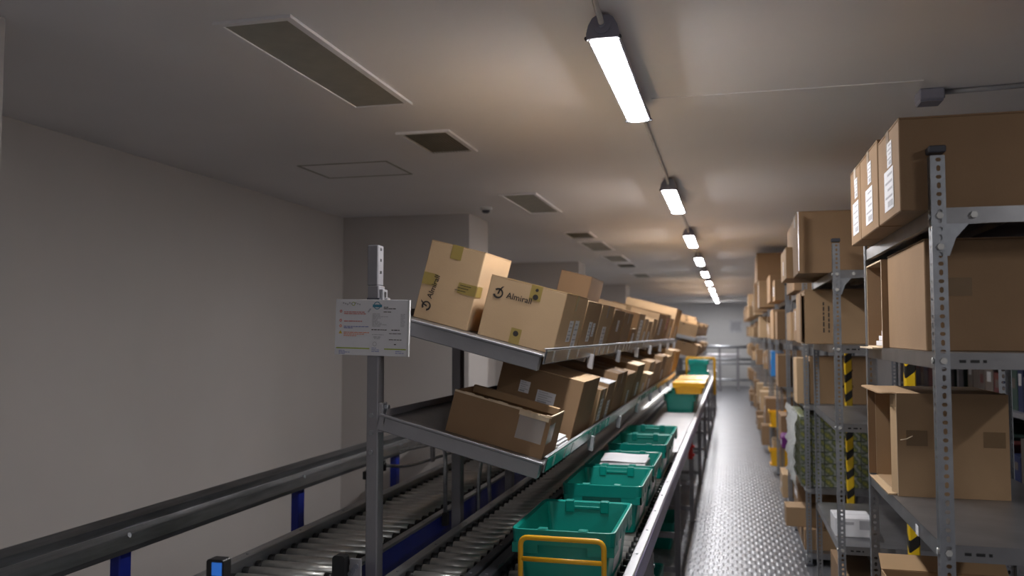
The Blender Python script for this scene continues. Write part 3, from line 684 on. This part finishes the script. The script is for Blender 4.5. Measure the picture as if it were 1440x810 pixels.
# ------------------------------------------------------------------ totes
TW, TL, TH = .385, .585, .222
_tote = {}
def tote(label, x, y, z, m='tote', lid=False, group='green totes on the conveyor', card=True):
    r = thing('tote', label, 'tote', (x, y, z), group=group)
    def put(key, name, fn, mm, parent):
        if (key, mm) in _tote: return link(name, _tote[(key, mm)], parent)
        o = fn().build(name, mm, parent); _tote[(key, mm)] = o.data; return o
    def body():
        b = MB(); hx, hy = TW / 2 - .014, TL / 2 - .014; t = .004
        lo = lambda e, z_, rr_: [(p, q, z_) for p, q in rrect(-hx + e, hx - e, -hy + e, hy - e, rr_)]
        b.loft([lo(.028, 0, .02), lo(0, TH - .004, .025), lo(t, TH - .004, .022), lo(.028 + t, t, .018)], cap=False)
        n = 16; k = len(b.v) - 4 * n
        b.f.append(tuple(k + i for i in reversed(range(n)))); b.sm.append(False); b.f.append(tuple(k + 3 * n + i for i in range(n))); b.sm.append(False)
        return b
    def rim():
        b = MB(); hx, hy = TW / 2, TL / 2
        lo = lambda e, z_, rr_: [(p, q, z_) for p, q in rrect(-hx + e, hx - e, -hy + e, hy - e, rr_)]
        b.loft([lo(.017, TH - .055, .02), lo(.003, TH - .055, .03), lo(0, TH, .032), lo(.005, TH + .002, .03), lo(.018, TH - .003, .02)], cap=False)
        # stepped skirt at the corners
        for sx in (-1, 1):
            for sy in (-1, 1):
                a, c = sorted((sx * (hx - .004), sx * (hx - .10))); d, e = sorted((sy * (hy - .004), sy * (hy - .012))); b.box((a, d, TH - .085), (c, e, TH - .05))
                a, c = sorted((sx * (hx - .004), sx * (hx - .012))); d, e = sorted((sy * (hy - .004), sy * (hy - .14))); b.box((a, d, TH - .085), (c, e, TH - .05))
        return b
    def lugs():
        return MB().bbox((-.018, -.014, TH - .045), (.018, .014, TH + .006), .003)
    def grip():
        return MB().bbox((-.055, -.009, TH - .03), (.055, .009, TH - .018), .002)
    def ribs():
        b = MB(); hx = TW / 2
        for sx in (-1, 1):
            for q in (-.22, -.11, 0, .11, .22):
                a, c = sorted((sx * (hx - .001), sx * (hx - .014))); b.box((a, q - .002, TH - .055), (c, q + .002, TH - .006))
        return b
    bo = put('body', 'body', body, m, r); ro = put('rim', 'rim', rim, m, r)
    for sy in (-1, 1):
        for q in (-.075, .075): put('lug', 'hinge_lug', lugs, m, ro).location = (q, sy * (TL / 2 - .016), 0)
        put('grip', 'grip_bar', grip, m, ro).location = (0, sy * (TL / 2 - .019), 0)
    put('rib', 'rim_ribs', ribs, m, ro)['kind'] = 'stuff'
    if card:
        def cd():
            b = MB(); hx = TW / 2 - .014; b.add([(hx - .0265 + .0285 * q / .218, p, q) for p, q in ((-.1, .03), (.1, .03), (.1, .15), (-.1, .15))], [(0, 1, 2, 3)]); return b
        put('card', 'side_label', cd, 'wstrip', bo)
    if lid:
        b = MB(); hx, hy = TW / 2, TL / 2
        b.bbox((-hx - .002, -hy - .002, TH), (hx + .002, hy + .002, TH + .022), .005)
        lo_ = b.build('lid', m, r)
        b = MB(); b.bbox((-.13, -.2, TH + .022), (.13, .2, TH + .03), .004); b.build('raised_panel', m, lo_)
        MB().box((-.05, -.12, TH + .0305), (.06, -.03, TH + .0315)).build('sticker', 'paper', lo_)
    return r
TX = -.605
tote('nearest green tote, behind the yellow stop frame', TX, 3.385, RT)
tote('second green tote from the stop frame, empty', TX, 4.36, RT)
tote('third green tote, with a white sheet inside', TX, 5.00, RT)
tote('fourth green tote from the stop frame', TX, 5.92, RT)
tote('fifth green tote, close behind the fourth', TX, 6.53, RT)
for k, y in enumerate((10.75, 11.38, 12.0)):
    nm = ('nearest', 'middle', 'farthest')[k]
    tote('green tote under the %s of the yellow lidded totes' % nm, TX, y, RT)
    o = tote('%s of the shallow yellow lidded totes stacked on green ones' % nm, (-.495, -.50, -.50)[k], (10.62, 11.38, 12.45)[k] if k < 2 else 12.0, RT + TH + .008, 'ytote', True, group='yellow totes')
    o.scale = (1, 1, .55)
tote('lower green tote of the farthest stack', TX, 16.7, RT)
tote('upper green tote of the farthest stack', TX, 16.7, RT + TH + .008)
for k, (y, lb) in enumerate(((5.75, 'green tote on the floor below the conveyor, nearer one'), (7.6, 'green tote on the floor below the conveyor, farther one'))):
    tote(lb, -.66, y, .0 + .002, group='totes stored under the conveyor')
r = thing('paper_sheet', 'white delivery sheet lying in the third green tote', 'paper', (TX, 5.0, RT + TH - .02))
b = MB(); n = 8
vsx = [(-.13 + .26 * i / n, -.10 + .2 * j, .012 + .003 * math.sin(i * .8) + .02 * j) for j in (0, 1) for i in range(n + 1)]
b.add(vsx, [(i, i + 1, n + 2 + i, n + 1 + i) for i in range(n)], True); b.build('sheet', 'paper', r)
MB().bbox((-.13, -.18, -.17), (.13, .16, .005), .004).build('folder_stack', 'wstrip', r)

# ------------------------------------------------------------------ racks on the right
RX0, RX1 = .55, 1.09
PH = 2.325
def perf_post(sx, sy):
    """perforated L-angle upright, corner at the origin, flanges along sx and sy"""
    b = MB(); wd = .038; t = .0022; pit = .0245; n = int(PH / pit)
    for fl in (0, 1):
        def P3(a, z, o):
            return (sx * a, sy * o, z) if fl == 0 else (sx * o, sy * a, z)
        for o in (0, t):
            vs_, fs_ = [], []
            def quad(a0, a1, z0, z1):
                k = len(vs_); vs_.extend([P3(a0, z0, o), P3(a1, z0, o), P3(a1, z1, o), P3(a0, z1, o)]); fs_.append((k, k + 1, k + 2, k + 3))
            for i in range(n):
                z0 = i * pit; hw, hh = ((.0052, .0085) if i % 2 == 0 else (.0072, .0055)); cz = z0 + pit / 2; ca = wd * .55
                quad(0, ca - hw, z0, z0 + pit); quad(ca + hw, wd, z0, z0 + pit)
                quad(ca - hw, ca + hw, z0, cz - hh); quad(ca - hw, ca + hw, cz + hh, z0 + pit)
                for qa in (-1, 1):
                    for qz in (-1, 1):
                        k_ = len(vs_); e_ = .0035; vs_.extend([P3(ca + qa * hw, cz + qz * hh, o), P3(ca + qa * (hw - e_), cz + qz * hh, o), P3(ca + qa * hw, cz + qz * (hh - e_), o)]); fs_.append((k_, k_ + 1, k_ + 2))
            b.add(vs_, fs_)
        b.add([P3(wd, 0, 0), P3(wd, n * pit, 0), P3(wd, n * pit, t), P3(wd, 0, t)], [(0, 1, 2, 3)])
    return b, n * pit
POSTM = {}
for sx in (-1, 1):
    for sy in (-1, 1):
        b, ph = perf_post(sx, sy)
        me = bpy.data.meshes.new('post'); me.from_pydata([tuple(p) for p in b.v], [], b.f); me.materials.append(M['steel']); me.update(); POSTM[(sx, sy)] = me
BAYL = 1.27
BAYS = [2.6, 5.0, 7.1, 9.3, 11.5, 13.7, 15.9, 18.1, 20.3, 22.5, 24.7]
LEV = {0: [2.154, 1.748, 1.222, .66, .14], 1: [2.154, 1.74, 1.31, .65, .12]}
LEVD = [2.154, 1.742, 1.25, .60, .10]
shelf_me = {}; capm = {}
def small(key, fn, name, m, parent):
    if key in capm: return link(name, capm[key], parent)
    o = fn().build(name, m, parent); capm[key] = o.data; return o
def rack(i, y0):
    r = thing('shelving_bay', '%s grey perforated-steel shelving bay from the camera' % ORD[i], 'rack', (RX0, y0, 0), group='steel shelving bays along the aisle')
    dx, dy = RX1 - RX0, BAYL
    for sx, px in ((1, 0), (-1, dx)):
        for sy, py in ((1, 0), (-1, dy)):
            po = link('post', POSTM[(sx, sy)], r); po.location = (px, py, 0)
            c = small(('cap', sx, sy), lambda: MB().bbox((min(-sx * .004, sx * .042), min(-sy * .004, sy * .042), PH - .014), (max(-sx * .004, sx * .042), max(-sy * .004, sy * .042), PH + .006), .003), 'end_cap', 'darkp', po)
            small(('foot', sx, sy), lambda: MB().bbox((min(-sx * .006, sx * .045), min(-sy * .006, sy * .045), 0), (max(-sx * .006, sx * .045), max(-sy * .006, sy * .045), .02), .003), 'foot', 'darkp', po)
    lv = LEV.get(i, LEVD)
    for k, z in enumerate(lv):
        def sh():
            b = MB(); e = .004; T = .0015
            b.box((e, e, -T), (dx - e, dy - e, 0))
            for a, c in (((e, e), (dx - e, e + T)), ((e, dy - e - T), (dx - e, dy - e)), ((e, e), (e + T, dy - e)), ((dx - e - T, e), (dx - e, dy - e))): b.box((*a, -.045), (*c, 0))
            for a, c in (((e, e), (dx - e, e + .018)), ((e, e), (e + .018, dy - e)), ((e, dy - e - .018), (dx - e, dy - e))): b.box((*a, -.045), (*c, -.0435))
            b.box((.25, e, -.022), (.29, dy - e, -.0015))
            return b
        so = small('shelf', sh, 'shelf', 'shelf', r); so.location = (0, 0, z)
        if i < 2 and k: small('slots', lambda: MB().box((.062, .0015, -.027), (.078, .0038, -.019)).box((.09, .0015, -.027), (.112, .0038, -.019)).box((.122, .0015, -.027), (.130, .0038, -.019)), 'slot_row', 'black', so)['kind'] = 'stuff'
        if i < 3:
            small('bolt1', lambda: MB().cyl((.021, -.005, -.022), (.021, .0, -.022), .0095, 6), 'bolt', 'zinc', so)
            small('bolt2', lambda: MB().cyl((-.005, .021, -.022), (0, .021, -.022), .0095, 6), 'bolt', 'zinc', so)
    zt = lv[0]
    for py, s_ in ((0, 1), (dy, -1)):
        for px, sx in ((0, 1), (dx, -1)):
            b = MB(); y_ = py + s_ * .0045
            poly = [(px + sx * .002, zt), (px + sx * .15, zt), (px + sx * .15, zt - .045), (px + sx * .095, zt - .047), (px + sx * .062, zt - .085), (px + sx * .045, zt - .135), (px + sx * .002, zt - .135)]
            b.prism(poly, 'y', min(y_, y_ + s_ * .003), max(y_, y_ + s_ * .003)); g = b.build('gusset_plate', 'steel', r)
            if i < 3 and s_ == 1 and sx == 1:
                for (bx, bz) in ((.021, zt - .022), (.021, zt - .11), (.108, zt - .022)): MB().cyl((bx, -.006, bz), (bx, .004, bz), .0098, 6).build('bolt', 'zinc', g)
    return r
for i, y in enumerate(BAYS): rack(i, y)
LN = ['top', 'second', 'third', 'fourth', 'lowest']
def rack_box(i, k, n, x0, x1, y0, y1, h_, m='kraft', txt='brown carton', labels=(), **kw):
    z = (LEV.get(i, LEVD))[k] + kw.pop('lift', 0)
    lab = kw.pop('label', None) or '%s, %s on %s shelf of %s right-hand bay' % (txt, ORD[n], LN[k], ORD[i])
    return carton(lab, x1 - x0, y1 - y0, h_, ((x0 + x1) / 2, (y0 + y1) / 2, z + .0005), m=m, labels=[('-x',) + tuple(l) for l in labels], group=kw.pop('group', 'cartons on the right-hand shelving'), **kw)
# --- nearest bay
HL = .265
for n, (a, c, h_) in enumerate(((2.645, 3.0, .272), (3.022, 3.40, .292), (3.41, 3.67, .292))):
    rack_box(0, 0, n, .478, 1.045, a, c, h_, m='kraft2' if n != 1 else 'kraft2', seam='x', tape='tape',
             label='%s of three labelled brown cartons on top of the nearest bay' % ('nearest', 'middle', 'farthest')[n],
             labels=[(-.03, h_ * .72, .075, .075), (-.01, h_ * .33, .15, .125)])
# second shelf: closed carton and an open one beyond
r = rack_box(0, 1, 0, .575, 1.07, 2.83, 3.46, .343, m='kraft2', tape=None, label='big dark brown carton on second shelf of nearest bay', seam='x')
for u in (-.17, .12): decal('-y', .495, .63, .343, u, .195, .105, .055).build('tape', 'tape', r)
def side_open(label, x0, x1, y0, y1, z, h_, m='kraft2', flap=True):
    r = thing('open_carton', label, 'carton', (x0, y0, z + .0005)); w_, d_ = x1 - x0, y1 - y0; T = .006
    b = MB(); b.box((0, 0, 0), (w_, d_, T)); b.box((0, 0, h_ - T), (w_, d_, h_)); b.box((0, 0, T), (w_, T, h_ - T)); b.box((0, d_ - T, T), (w_, d_, h_ - T)); b.box((w_ - T, T, T), (w_, d_ - T, h_ - T))
    b.build('body', m, r)
    e = MB()
    for a, c in (((-.001, -.0005, 0), (.001, T, h_)), ((-.001, d_ - T, 0), (.001, d_, h_)), ((-.001, 0, -.0), (.001, d_, T)), ((-.001, 0, h_ - T), (.001, d_, h_))): e.box(a, c)
    e.build('cut_edge', 'edge', r)
    return r, w_, d_
r, w_, d_ = side_open('open-sided carton holding white leaflets beyond the big dark one', .555, 1.06, 3.475, 3.83, 1.748, .335)
b = MB(); b.box((-.035, .02, -.004), (.0, d_ - .02, .001)); b.build('bent_flap', 'edge', r)
r = thing('leaflet_stack', 'white leaflets poking out of the open-sided carton', 'papers', (.62, 3.6, 1.756))
for k in range(3): MB().box((-.055 + .01 * k, -.09, .02 * k), (.12, .09, .02 * k + .018)).build('leaflet_bundle', 'paper', r)
# third shelf: carton lying on its side with open mouth and bent flaps
r, w_, d_ = side_open('carton lying on its side with open mouth and torn flaps', .572, .934, 3.33, 3.80, 1.222, .366, m='kraft')
fl = MB(); n = 6
for k in range(n):
    a0, a1 = k / n, (k + 1) / n
    pt = lambda t: (-.055 * t, .366 - .004 - .012 * t ** 2 + .012 * t)
    (x0_, z0_), (x1_, z1_) = pt(a0), pt(a1)
    fl.add([(x0_, .0, z0_), (x1_, .05 * a1, z1_), (x1_, d_ - .02, z1_), (x0_, d_, z0_), (x0_, 0, z0_ + .005), (x1_, .05 * a1, z1_ + .005), (x1_, d_ - .02, z1_ + .005), (x0_, d_, z0_ + .005)], [(0, 1, 2, 3), (7, 6, 5, 4), (0, 4, 5, 1), (2, 6, 7, 3), (1, 5, 6, 2)])
fl.build('top_flap', 'kraft', r)
fl = MB(); Mx = Matrix.Translation((0, 0, 0)) @ Matrix.Rotation(R(-62), 4, 'Z'); fl.box((-.035, 0, .01), (0, .005, .36), Mx); fl.build('side_flap', 'kraft3', r)
fl = MB(); Mx = Matrix.Translation((0, d_ - .005, 0)) @ Matrix.Rotation(R(8), 4, 'Z'); fl.box((-.03, 0, .01), (0, .005, .36), Mx); fl.build('side_flap', 'kraft2', r)
fl = MB(); fl.box((-.03, .02, .0), (0, d_ - .02, .005)); fl.build('bottom_flap', 'kraft3', r)
for u in (.03, .28): MB().box((u, -.0012, .18), (u + .07, -.0004, .235)).build('tape', 'tape', r)
tm = MB(); tm.tube([(.01, -.004, .20), (.03, -.012, .205), (.05, -.006, .215)], .002, 6); tm.build('torn_strip', 'edge', r)
MB(off=(.558, 2.9, 1.2)).box((.5485, 2.86, 1.185), (.5495, 2.90, 1.215)).build('shelf_label', 'paper').location = (.558, 2.9, 1.2)
tag(bpy.data.objects['shelf_label'], 'small white label stuck to the third shelf edge of nearest bay', 'label'); bpy.data.objects['shelf_label'].location.x = .554
# fourth shelf
r = carton('open-topped brown carton on the fourth shelf of nearest bay', .46, .62, .20, (.80, 3.42, .6605), m='kraft', topless=True, group='cartons on the right-hand shelving')
for s_ in (-1, 1):
    MB().box((-.23, 0, 0), (.23, .08, .004), Matrix.Translation((0, s_ * .31, .20)) @ Matrix.Rotation(R(35 if s_ > 0 else 145), 4, 'X')).build('open_flap', 'kraftin', r)
rack_box(0, 4, 0, .58, 1.05, 2.75, 3.6, .36, m='kraft2')
# --- second bay
rack_box(1, 0, 0, .385, 1.045, 5.24, 5.66, .365, m='kraft2', label='big brown carton overhanging the top of the second bay', labels=[(-.30, .18, .05, .34, dict(printed=False, m='wstrip'))], seam='x')
rack_box(1, 0, 1, .345, .60, 5.68, 6.22, .20, m='kraft', label='small tan carton with white label overhanging second bay top', labels=[(.0, .08, .06, .09)])
rack_box(1, 0, 2, .62, 1.045, 5.68, 6.22, .36, m='kraft2', label='tall carton behind the small tan one on second bay')
rack_box(1, 0, 3, .39, .605, 5.68, 6.22, .155, lift=.202, m='kraft2', label='brown carton stacked on the small tan one on second bay')
r = rack_box(1, 1, 0, .44, 1.05, 5.52, 6.2, .335, m='kraft', label='carton with three printed lines on second shelf of second bay', tape=None)
b = MB()
for k, (ln, z0) in enumerate(((.19, .07), (.17, .07), (.13, .07))):
    x = -.20 + .03 * k; z = z0
    while z < z0 + ln - .01:
        l = rnd.uniform(.015, .04); b.box((x, -.3418, z), (x + .008, -.3408, min(z + l, z0 + ln))); z += l + .008
b.build('printed_lines', 'ink', r, kind='stuff')
decal('-y', .61, .68, .335, .17, .18, .24, .06).build('tape', 'tape', r)
MB().box((-.31, -.33, .02), (-.304, .1, .31), Matrix.Rotation(R(-3), 4, 'Z')).build('side_flap', 'kraft2', r)
r = thing('white_carton', 'small white carton with dark print on fourth shelf of second bay', 'carton', (.66, 5.35, .6505))
MB().bbox((-.10, -.12, 0), (.10, .12, .105), .003).build('body', 'paper', r); MB().box((.03, -.1212, .045), (.085, -.1204, .095)).build('print', 'greyink', r); MB().box((-.09, -.1212, .07), (.0, -.1204, .085)).build('print', 'greyink', r); MB().box((-.10, -.0015, .105), (.10, .0015, .1055)).build('flap_seam', 'greyink', r)
rack_box(1, 4, 0, .6, 1.05, 5.2, 5.9, .3, m='kraft2')
# --- third bay: shrink-wrapped stack
r = thing('wrapped_pallet_stack', 'film-wrapped stack of green printed packs on the third bay', 'packs', (.52, 7.16, .6005))
pm = None
for ix in range(6):
    for iz in range(6):
        if pm is None:
            o = MB().bbox((.002, 0, .002), (.088, 1.0, .09), .004).build('pack', 'gpack', r); pm = o.data
        else: o = link('pack', pm, r)
        o.location = (ix * .09, 0, iz * .092)
b = MB(); n, k = 18, 14
pts = [(-.012 - .02 * abs(math.sin(i * 1.3 + j * .7)) - .03 * (rnd.random() ** 3) - .05 * max(0, .5 - abs(j / k - .45)) * (1 if i < 7 else .3), -.03 + 1.05 * i / n, -.02 + .60 * j / k) for j in range(k + 1) for i in range(n + 1)]
b.add(pts, [(j * (n + 1) + i, j * (n + 1) + i + 1, (j + 1) * (n + 1) + i + 1, (j + 1) * (n + 1) + i) for j in range(k) for i in range(n)], True); b.build('shrink_film', 'haze', r)
b = MB(); n, k = 8, 8
pts = [(-.012 + .58 * i / n, -.012 - .006 * rnd.random(), -.0 + .57 * j / k) for j in range(k + 1) for i in range(n + 1)]
b.add(pts, [(j * (n + 1) + i, j * (n + 1) + i + 1, (j + 1) * (n + 1) + i + 1, (j + 1) * (n + 1) + i) for j in range(k) for i in range(n)], True); b.build('front_film', mat('thin film', (.8, .82, .8), .2, alpha=.07), r)
# third bay, other shelves
rack_box(2, 2, 0, .60, 1.06, 7.16, 7.6, .37, m='kraft', tape=None, txt='tan carton with two short print marks')
b = MB(); b.box((.0, -.2214, .13), (.09, -.2206, .15)); b.box((.02, -.2214, .26), (.09, -.2206, .275)); b.build('print', 'ink', [o for o in bpy.data.objects if o.name.startswith('carton') and o.get('label', '').startswith('tan carton with two')][0])
rack_box(2, 2, 1, .50, .58, 7.16, 7.5, .36, m='kraft3', tape=None, txt='pale flattened carton standing upright')
rack_box(2, 1, 0, .52, 1.05, 7.2, 7.7, .27, m='kraft2', labels=[(0, .17, .06, .16)])
rack_box(2, 1, 1, .5, 1.05, 7.75, 8.3, .25, m='kraft')
rack_box(2, 4, 0, .54, 1.0, 7.2, 7.75, .16, m='kraft', txt='low carton')
rack_box(2, 4, 1, .54, 1.0, 7.8, 8.3, .42, m='kraft2', labels=[(0, .3, .3, .06), (0, .12, .3, .06)])
rack_box(2, 0, 0, .5, 1.05, 7.3, 8.2, .12, m='kraft2', txt='flat brown carton')
carton('small carton jutting into the aisle from the third bay', .29, .25, .15, (.555, 7.40, .2625), m='kraft', tape=None, group='cartons on the right-hand shelving')
# --- fourth bay and beyond
rack_box(3, 2, 0, .47, .60, 9.36, 9.8, .34, m='kraft2', txt='tall narrow open brown carton', topless=True)
rack_box(3, 2, 1, .62, 1.06, 9.36, 9.9, .30, m='kraft', txt='tan carton')
rack_box(3, 2, 2, .5, 1.05, 9.95, 10.5, .28, m='kraft2')
rack_box(3, 1, 0, .47, 1.05, 9.4, 9.75, .30, m='kraft2', txt='dark brown carton')
rack_box(3, 1, 1, .45, 1.05, 9.8, 10.5, .33, m='kraft', txt='tall tan carton')
rack_box(3, 0, 0, .45, 1.05, 9.35, 9.75, .22, m='kraft', labels=[(0, .1, .2, .1)], txt='labelled carton')
rack_box(3, 0, 1, .42, 1.05, 9.8, 10.5, .30, m='kraft2')
rack_box(3, 4, 0, .5, 1.05, 9.4, 9.9, .24, m='kraft3', labels=[(0, .1, .16, .06)], txt='pale carton with white label')
r = thing('purple_pack', 'purple-wrapped pack on the fourth shelf of fourth bay', 'pack', (.56, 9.5, .6005))
MB().bbox((-.06, -.1, 0), (.35, .25, .14), .02).build('wrap', 'purple', r); MB().box((-.0606, -.05, .04), (-.06, .1, .09)).build('label', 'paper', r)
rack_box(3, 3, 1, .52, 1.05, 9.9, 10.5, .3, m='kraft2')
# fifth bay: tall stack on top
rack_box(4, 0, 0, .36, 1.04, 11.55, 12.1, .34, m='kraft', labels=[(0, .15, .12, .3, dict(printed=False))], txt='tan carton at the foot of a stack')
rack_box(4, 0, 1, .34, 1.04, 11.55, 12.6, .36, m='kraft2', lift=.345, label='big dark brown carton topping the stack on fifth bay')
rack_box(4, 0, 2, .38, 1.04, 12.12, 12.7, .34, m='kraft2')
r = thing('yellow_bin', 'yellow picking bin on fourth shelf of fifth bay', 'bin', (.52, 11.7, .6005))
b = MB(); b.loft([[(p, q, z) for p, q in rrect(-.05 + e, .4 - e, -.15 + e, .15 - e, .02)] for e, z in ((.02, 0), (0, .2), (.005, .2), (.024, .005))], cap=False); b.build('body', 'ytote', r); MB().box((-.062, -.16, .18), (-.05, .16, .215)).build('lip', 'ytote', r); MB().box((-.05, -.13, .004), (.38, .13, .02)).build('base', 'ytote', r)
r = thing('yellow_bin', 'yellow picking bin on lowest shelf of fifth bay', 'bin', (.52, 11.75, .1005))
b.build('body', 'ytote', r); MB().box((-.062, -.16, .18), (-.05, .16, .215)).build('lip', 'ytote', r); MB().box((-.05, -.13, .004), (.38, .13, .02)).build('base', 'ytote', r)
r = thing('blue_pack', 'bright blue pack on the third shelf of fifth bay', 'pack', (.50, 11.75, 1.2505))
MB().bbox((0, -.12, 0), (.16, .12, .33), .01).build('body', 'bluepack', r); MB().box((-.0008, -.03, .1), (0, .05, .16)).build('emblem', 'red', r); MB().box((-.0008, -.1, .22), (0, .1, .30)).build('panel_print', 'wstrip', r)
rr = random.Random(21)
skip = {(4, 0)}
for i in range(4, len(BAYS)):
    for k in range(5):
        if (i, k) in skip: continue
        y = BAYS[i] + (.62 if (i, k) in ((4, 2), (4, 3), (4, 4)) else .05); n = 0; ye = BAYS[i] + BAYL - .04
        while y < ye - .2:
            d_ = min(rr.uniform(.3, .62), ye - y); h_ = rr.uniform(.18, .34) if k else rr.uniform(.2, .5)
            x0 = rr.choice((.44, .5, .53, .56)) if k else rr.choice((.36, .42, .5))
            mm = rr.choice(('kraft', 'kraft2', 'kraft2', 'kraft3'))
            rack_box(i, k, n, x0, 1.04, y, y + d_ - .03, h_, m=mm, seam=rr.choice('xy'), txt={'kraft': 'tan carton', 'kraft2': 'brown carton', 'kraft3': 'pale carton'}[mm],
                     labels=[(0, h_ * .5, .12, .1, dict(printed=False))] if rr.random() < .5 else (), tape='tape' if rr.random() < .5 else None)
            y += d_; n += 1
# hazard striped guards behind the bays
for (x, y, lb) in ((.845, 4.55, 'yellow and black striped upright guard between first and second bays'), (.825, 6.68, 'yellow and black striped upright guard between second and third bays')):
    r = thing('hazard_guard', lb, 'guard', (x, y, 0)); MB().bbox((-.025, -.025, .006), (.025, .025, 1.72), .006).build('striped_sleeve', 'hazard', r); MB().box((-.06, -.06, 0), (.06, .06, .006)).build('base_plate', 'greyp', r); MB().bbox((-.022, -.022, 1.72), (.022, .022, 1.735), .005).build('cap', 'black', r)

# ------------------------------------------------------------------ next aisle behind: dark racks with packs
for bi, y0 in enumerate((3.0, 5.4, 7.8)):
    r = thing('back_shelving', '%s dark shelving unit in the aisle behind the right-hand bays' % ORD[bi], 'rack', (1.75, y0, 0), group='shelving in the next aisle')
    for x in (0, .5):
        for y in (0, 2.1):
            MB().bbox((x, y, 0), (x + .04, y + .04, 2.2), .003).build('post', 'greyp', r)
    for z in (.3, .8, 1.3, 1.75): MB().box((.0, .0, z - .03), (.54, 2.14, z)).build('shelf', 'greyp', r)
    MB().box((.53, 0, 0), (.545, 2.14, 2.2)).build('back_panel', 'darkp', r)
    rp_ = random.Random(bi)
    for z, zn in ((.8, 'middle'), (1.3, 'upper'), (1.75, 'top')):
        y = .06; n = 0
        while y < 2.0:
            d_ = rp_.uniform(.10, .24); h_ = rp_.uniform(.2, .36)
            o = thing('product_pack', '%s dark pack along %s shelf of %s unit in next aisle' % (ORD[n], zn, ORD[bi]), 'pack', (1.80, y0 + y, z + .0005), group='packs on %s shelf of %s unit in next aisle' % (zn, ORD[bi]))
            MB().bbox((0, 0, 0), (.35, d_ - .015, h_), .003).build('body', 'pack%d' % rp_.randrange(5), o); MB().box((-.0012, d_ * .2, h_ * .55), (-.0004, d_ * .7, h_ * .8)).build('face_label', rp_.choice(('pack4', 'wstrip', 'pack1', 'pack0')), o)
            y += d_; n += 1
# white four-pane tile standing in for reflected window light, seen through the nearest bay
r = thing('window_reflection', 'small white four-square tile standing in for a window reflection on shelving behind', 'reflection', (1.74, 4.75, 1.52))
for i in (0, 1):
    for j in (0, 1): MB().box((-.002, i * .036, j * .043), (0, i * .036 + .031, j * .043 + .038)).build('square', 'paper', r)
MB().box((0, 0, -.0), (.008, .07, .085)).build('backing', 'greyl', r)

# ------------------------------------------------------------------ far end
r = thing('safety_railing', 'steel safety railing across the far end of the aisle', 'railing', (-.4, 28.2, 0)); O = lambda: MBo(r)
for z, rad in ((1.40, .05), (1.0, .04), (.86, .03), (.35, .04)): O().cyl((-2.2, 28.2, z), (1.6, 28.2, z), rad, 10).build('rail', 'steel', r)
for x in (-1.6, -.36, .2, 1.2): O().bbox((x - .04, 28.16, 0), (x + .04, 28.24, 1.40), .008).build('post', 'greyp', r)
r = thing('cross_conveyor', 'steel cross conveyor at the far end behind the railing', 'conveyor', (-.6, 29.3, 0)); O = lambda: MBo(r)
O().bbox((-2.2, 29.0, 1.05), (.3, 29.6, 1.15), .01).build('bed', 'alu', r)
for x in (-2.0, -.9, .2): O().bbox((x - .04, 29.2, 0), (x + .04, 29.3, 1.05), .006).build('leg', 'greyp', r)
r = thing('wall_notice', 'small grey-blue notice on the far white wall', 'sign', (.17, YF, 2.05)); MB().box((-.22, -.012, -.2), (.22, 0, .25)).build('sheet', 'wstrip', r); MB().box((-.16, -.0135, -.12), (.16, -.0125, .18)).build('print', 'greyink', r)
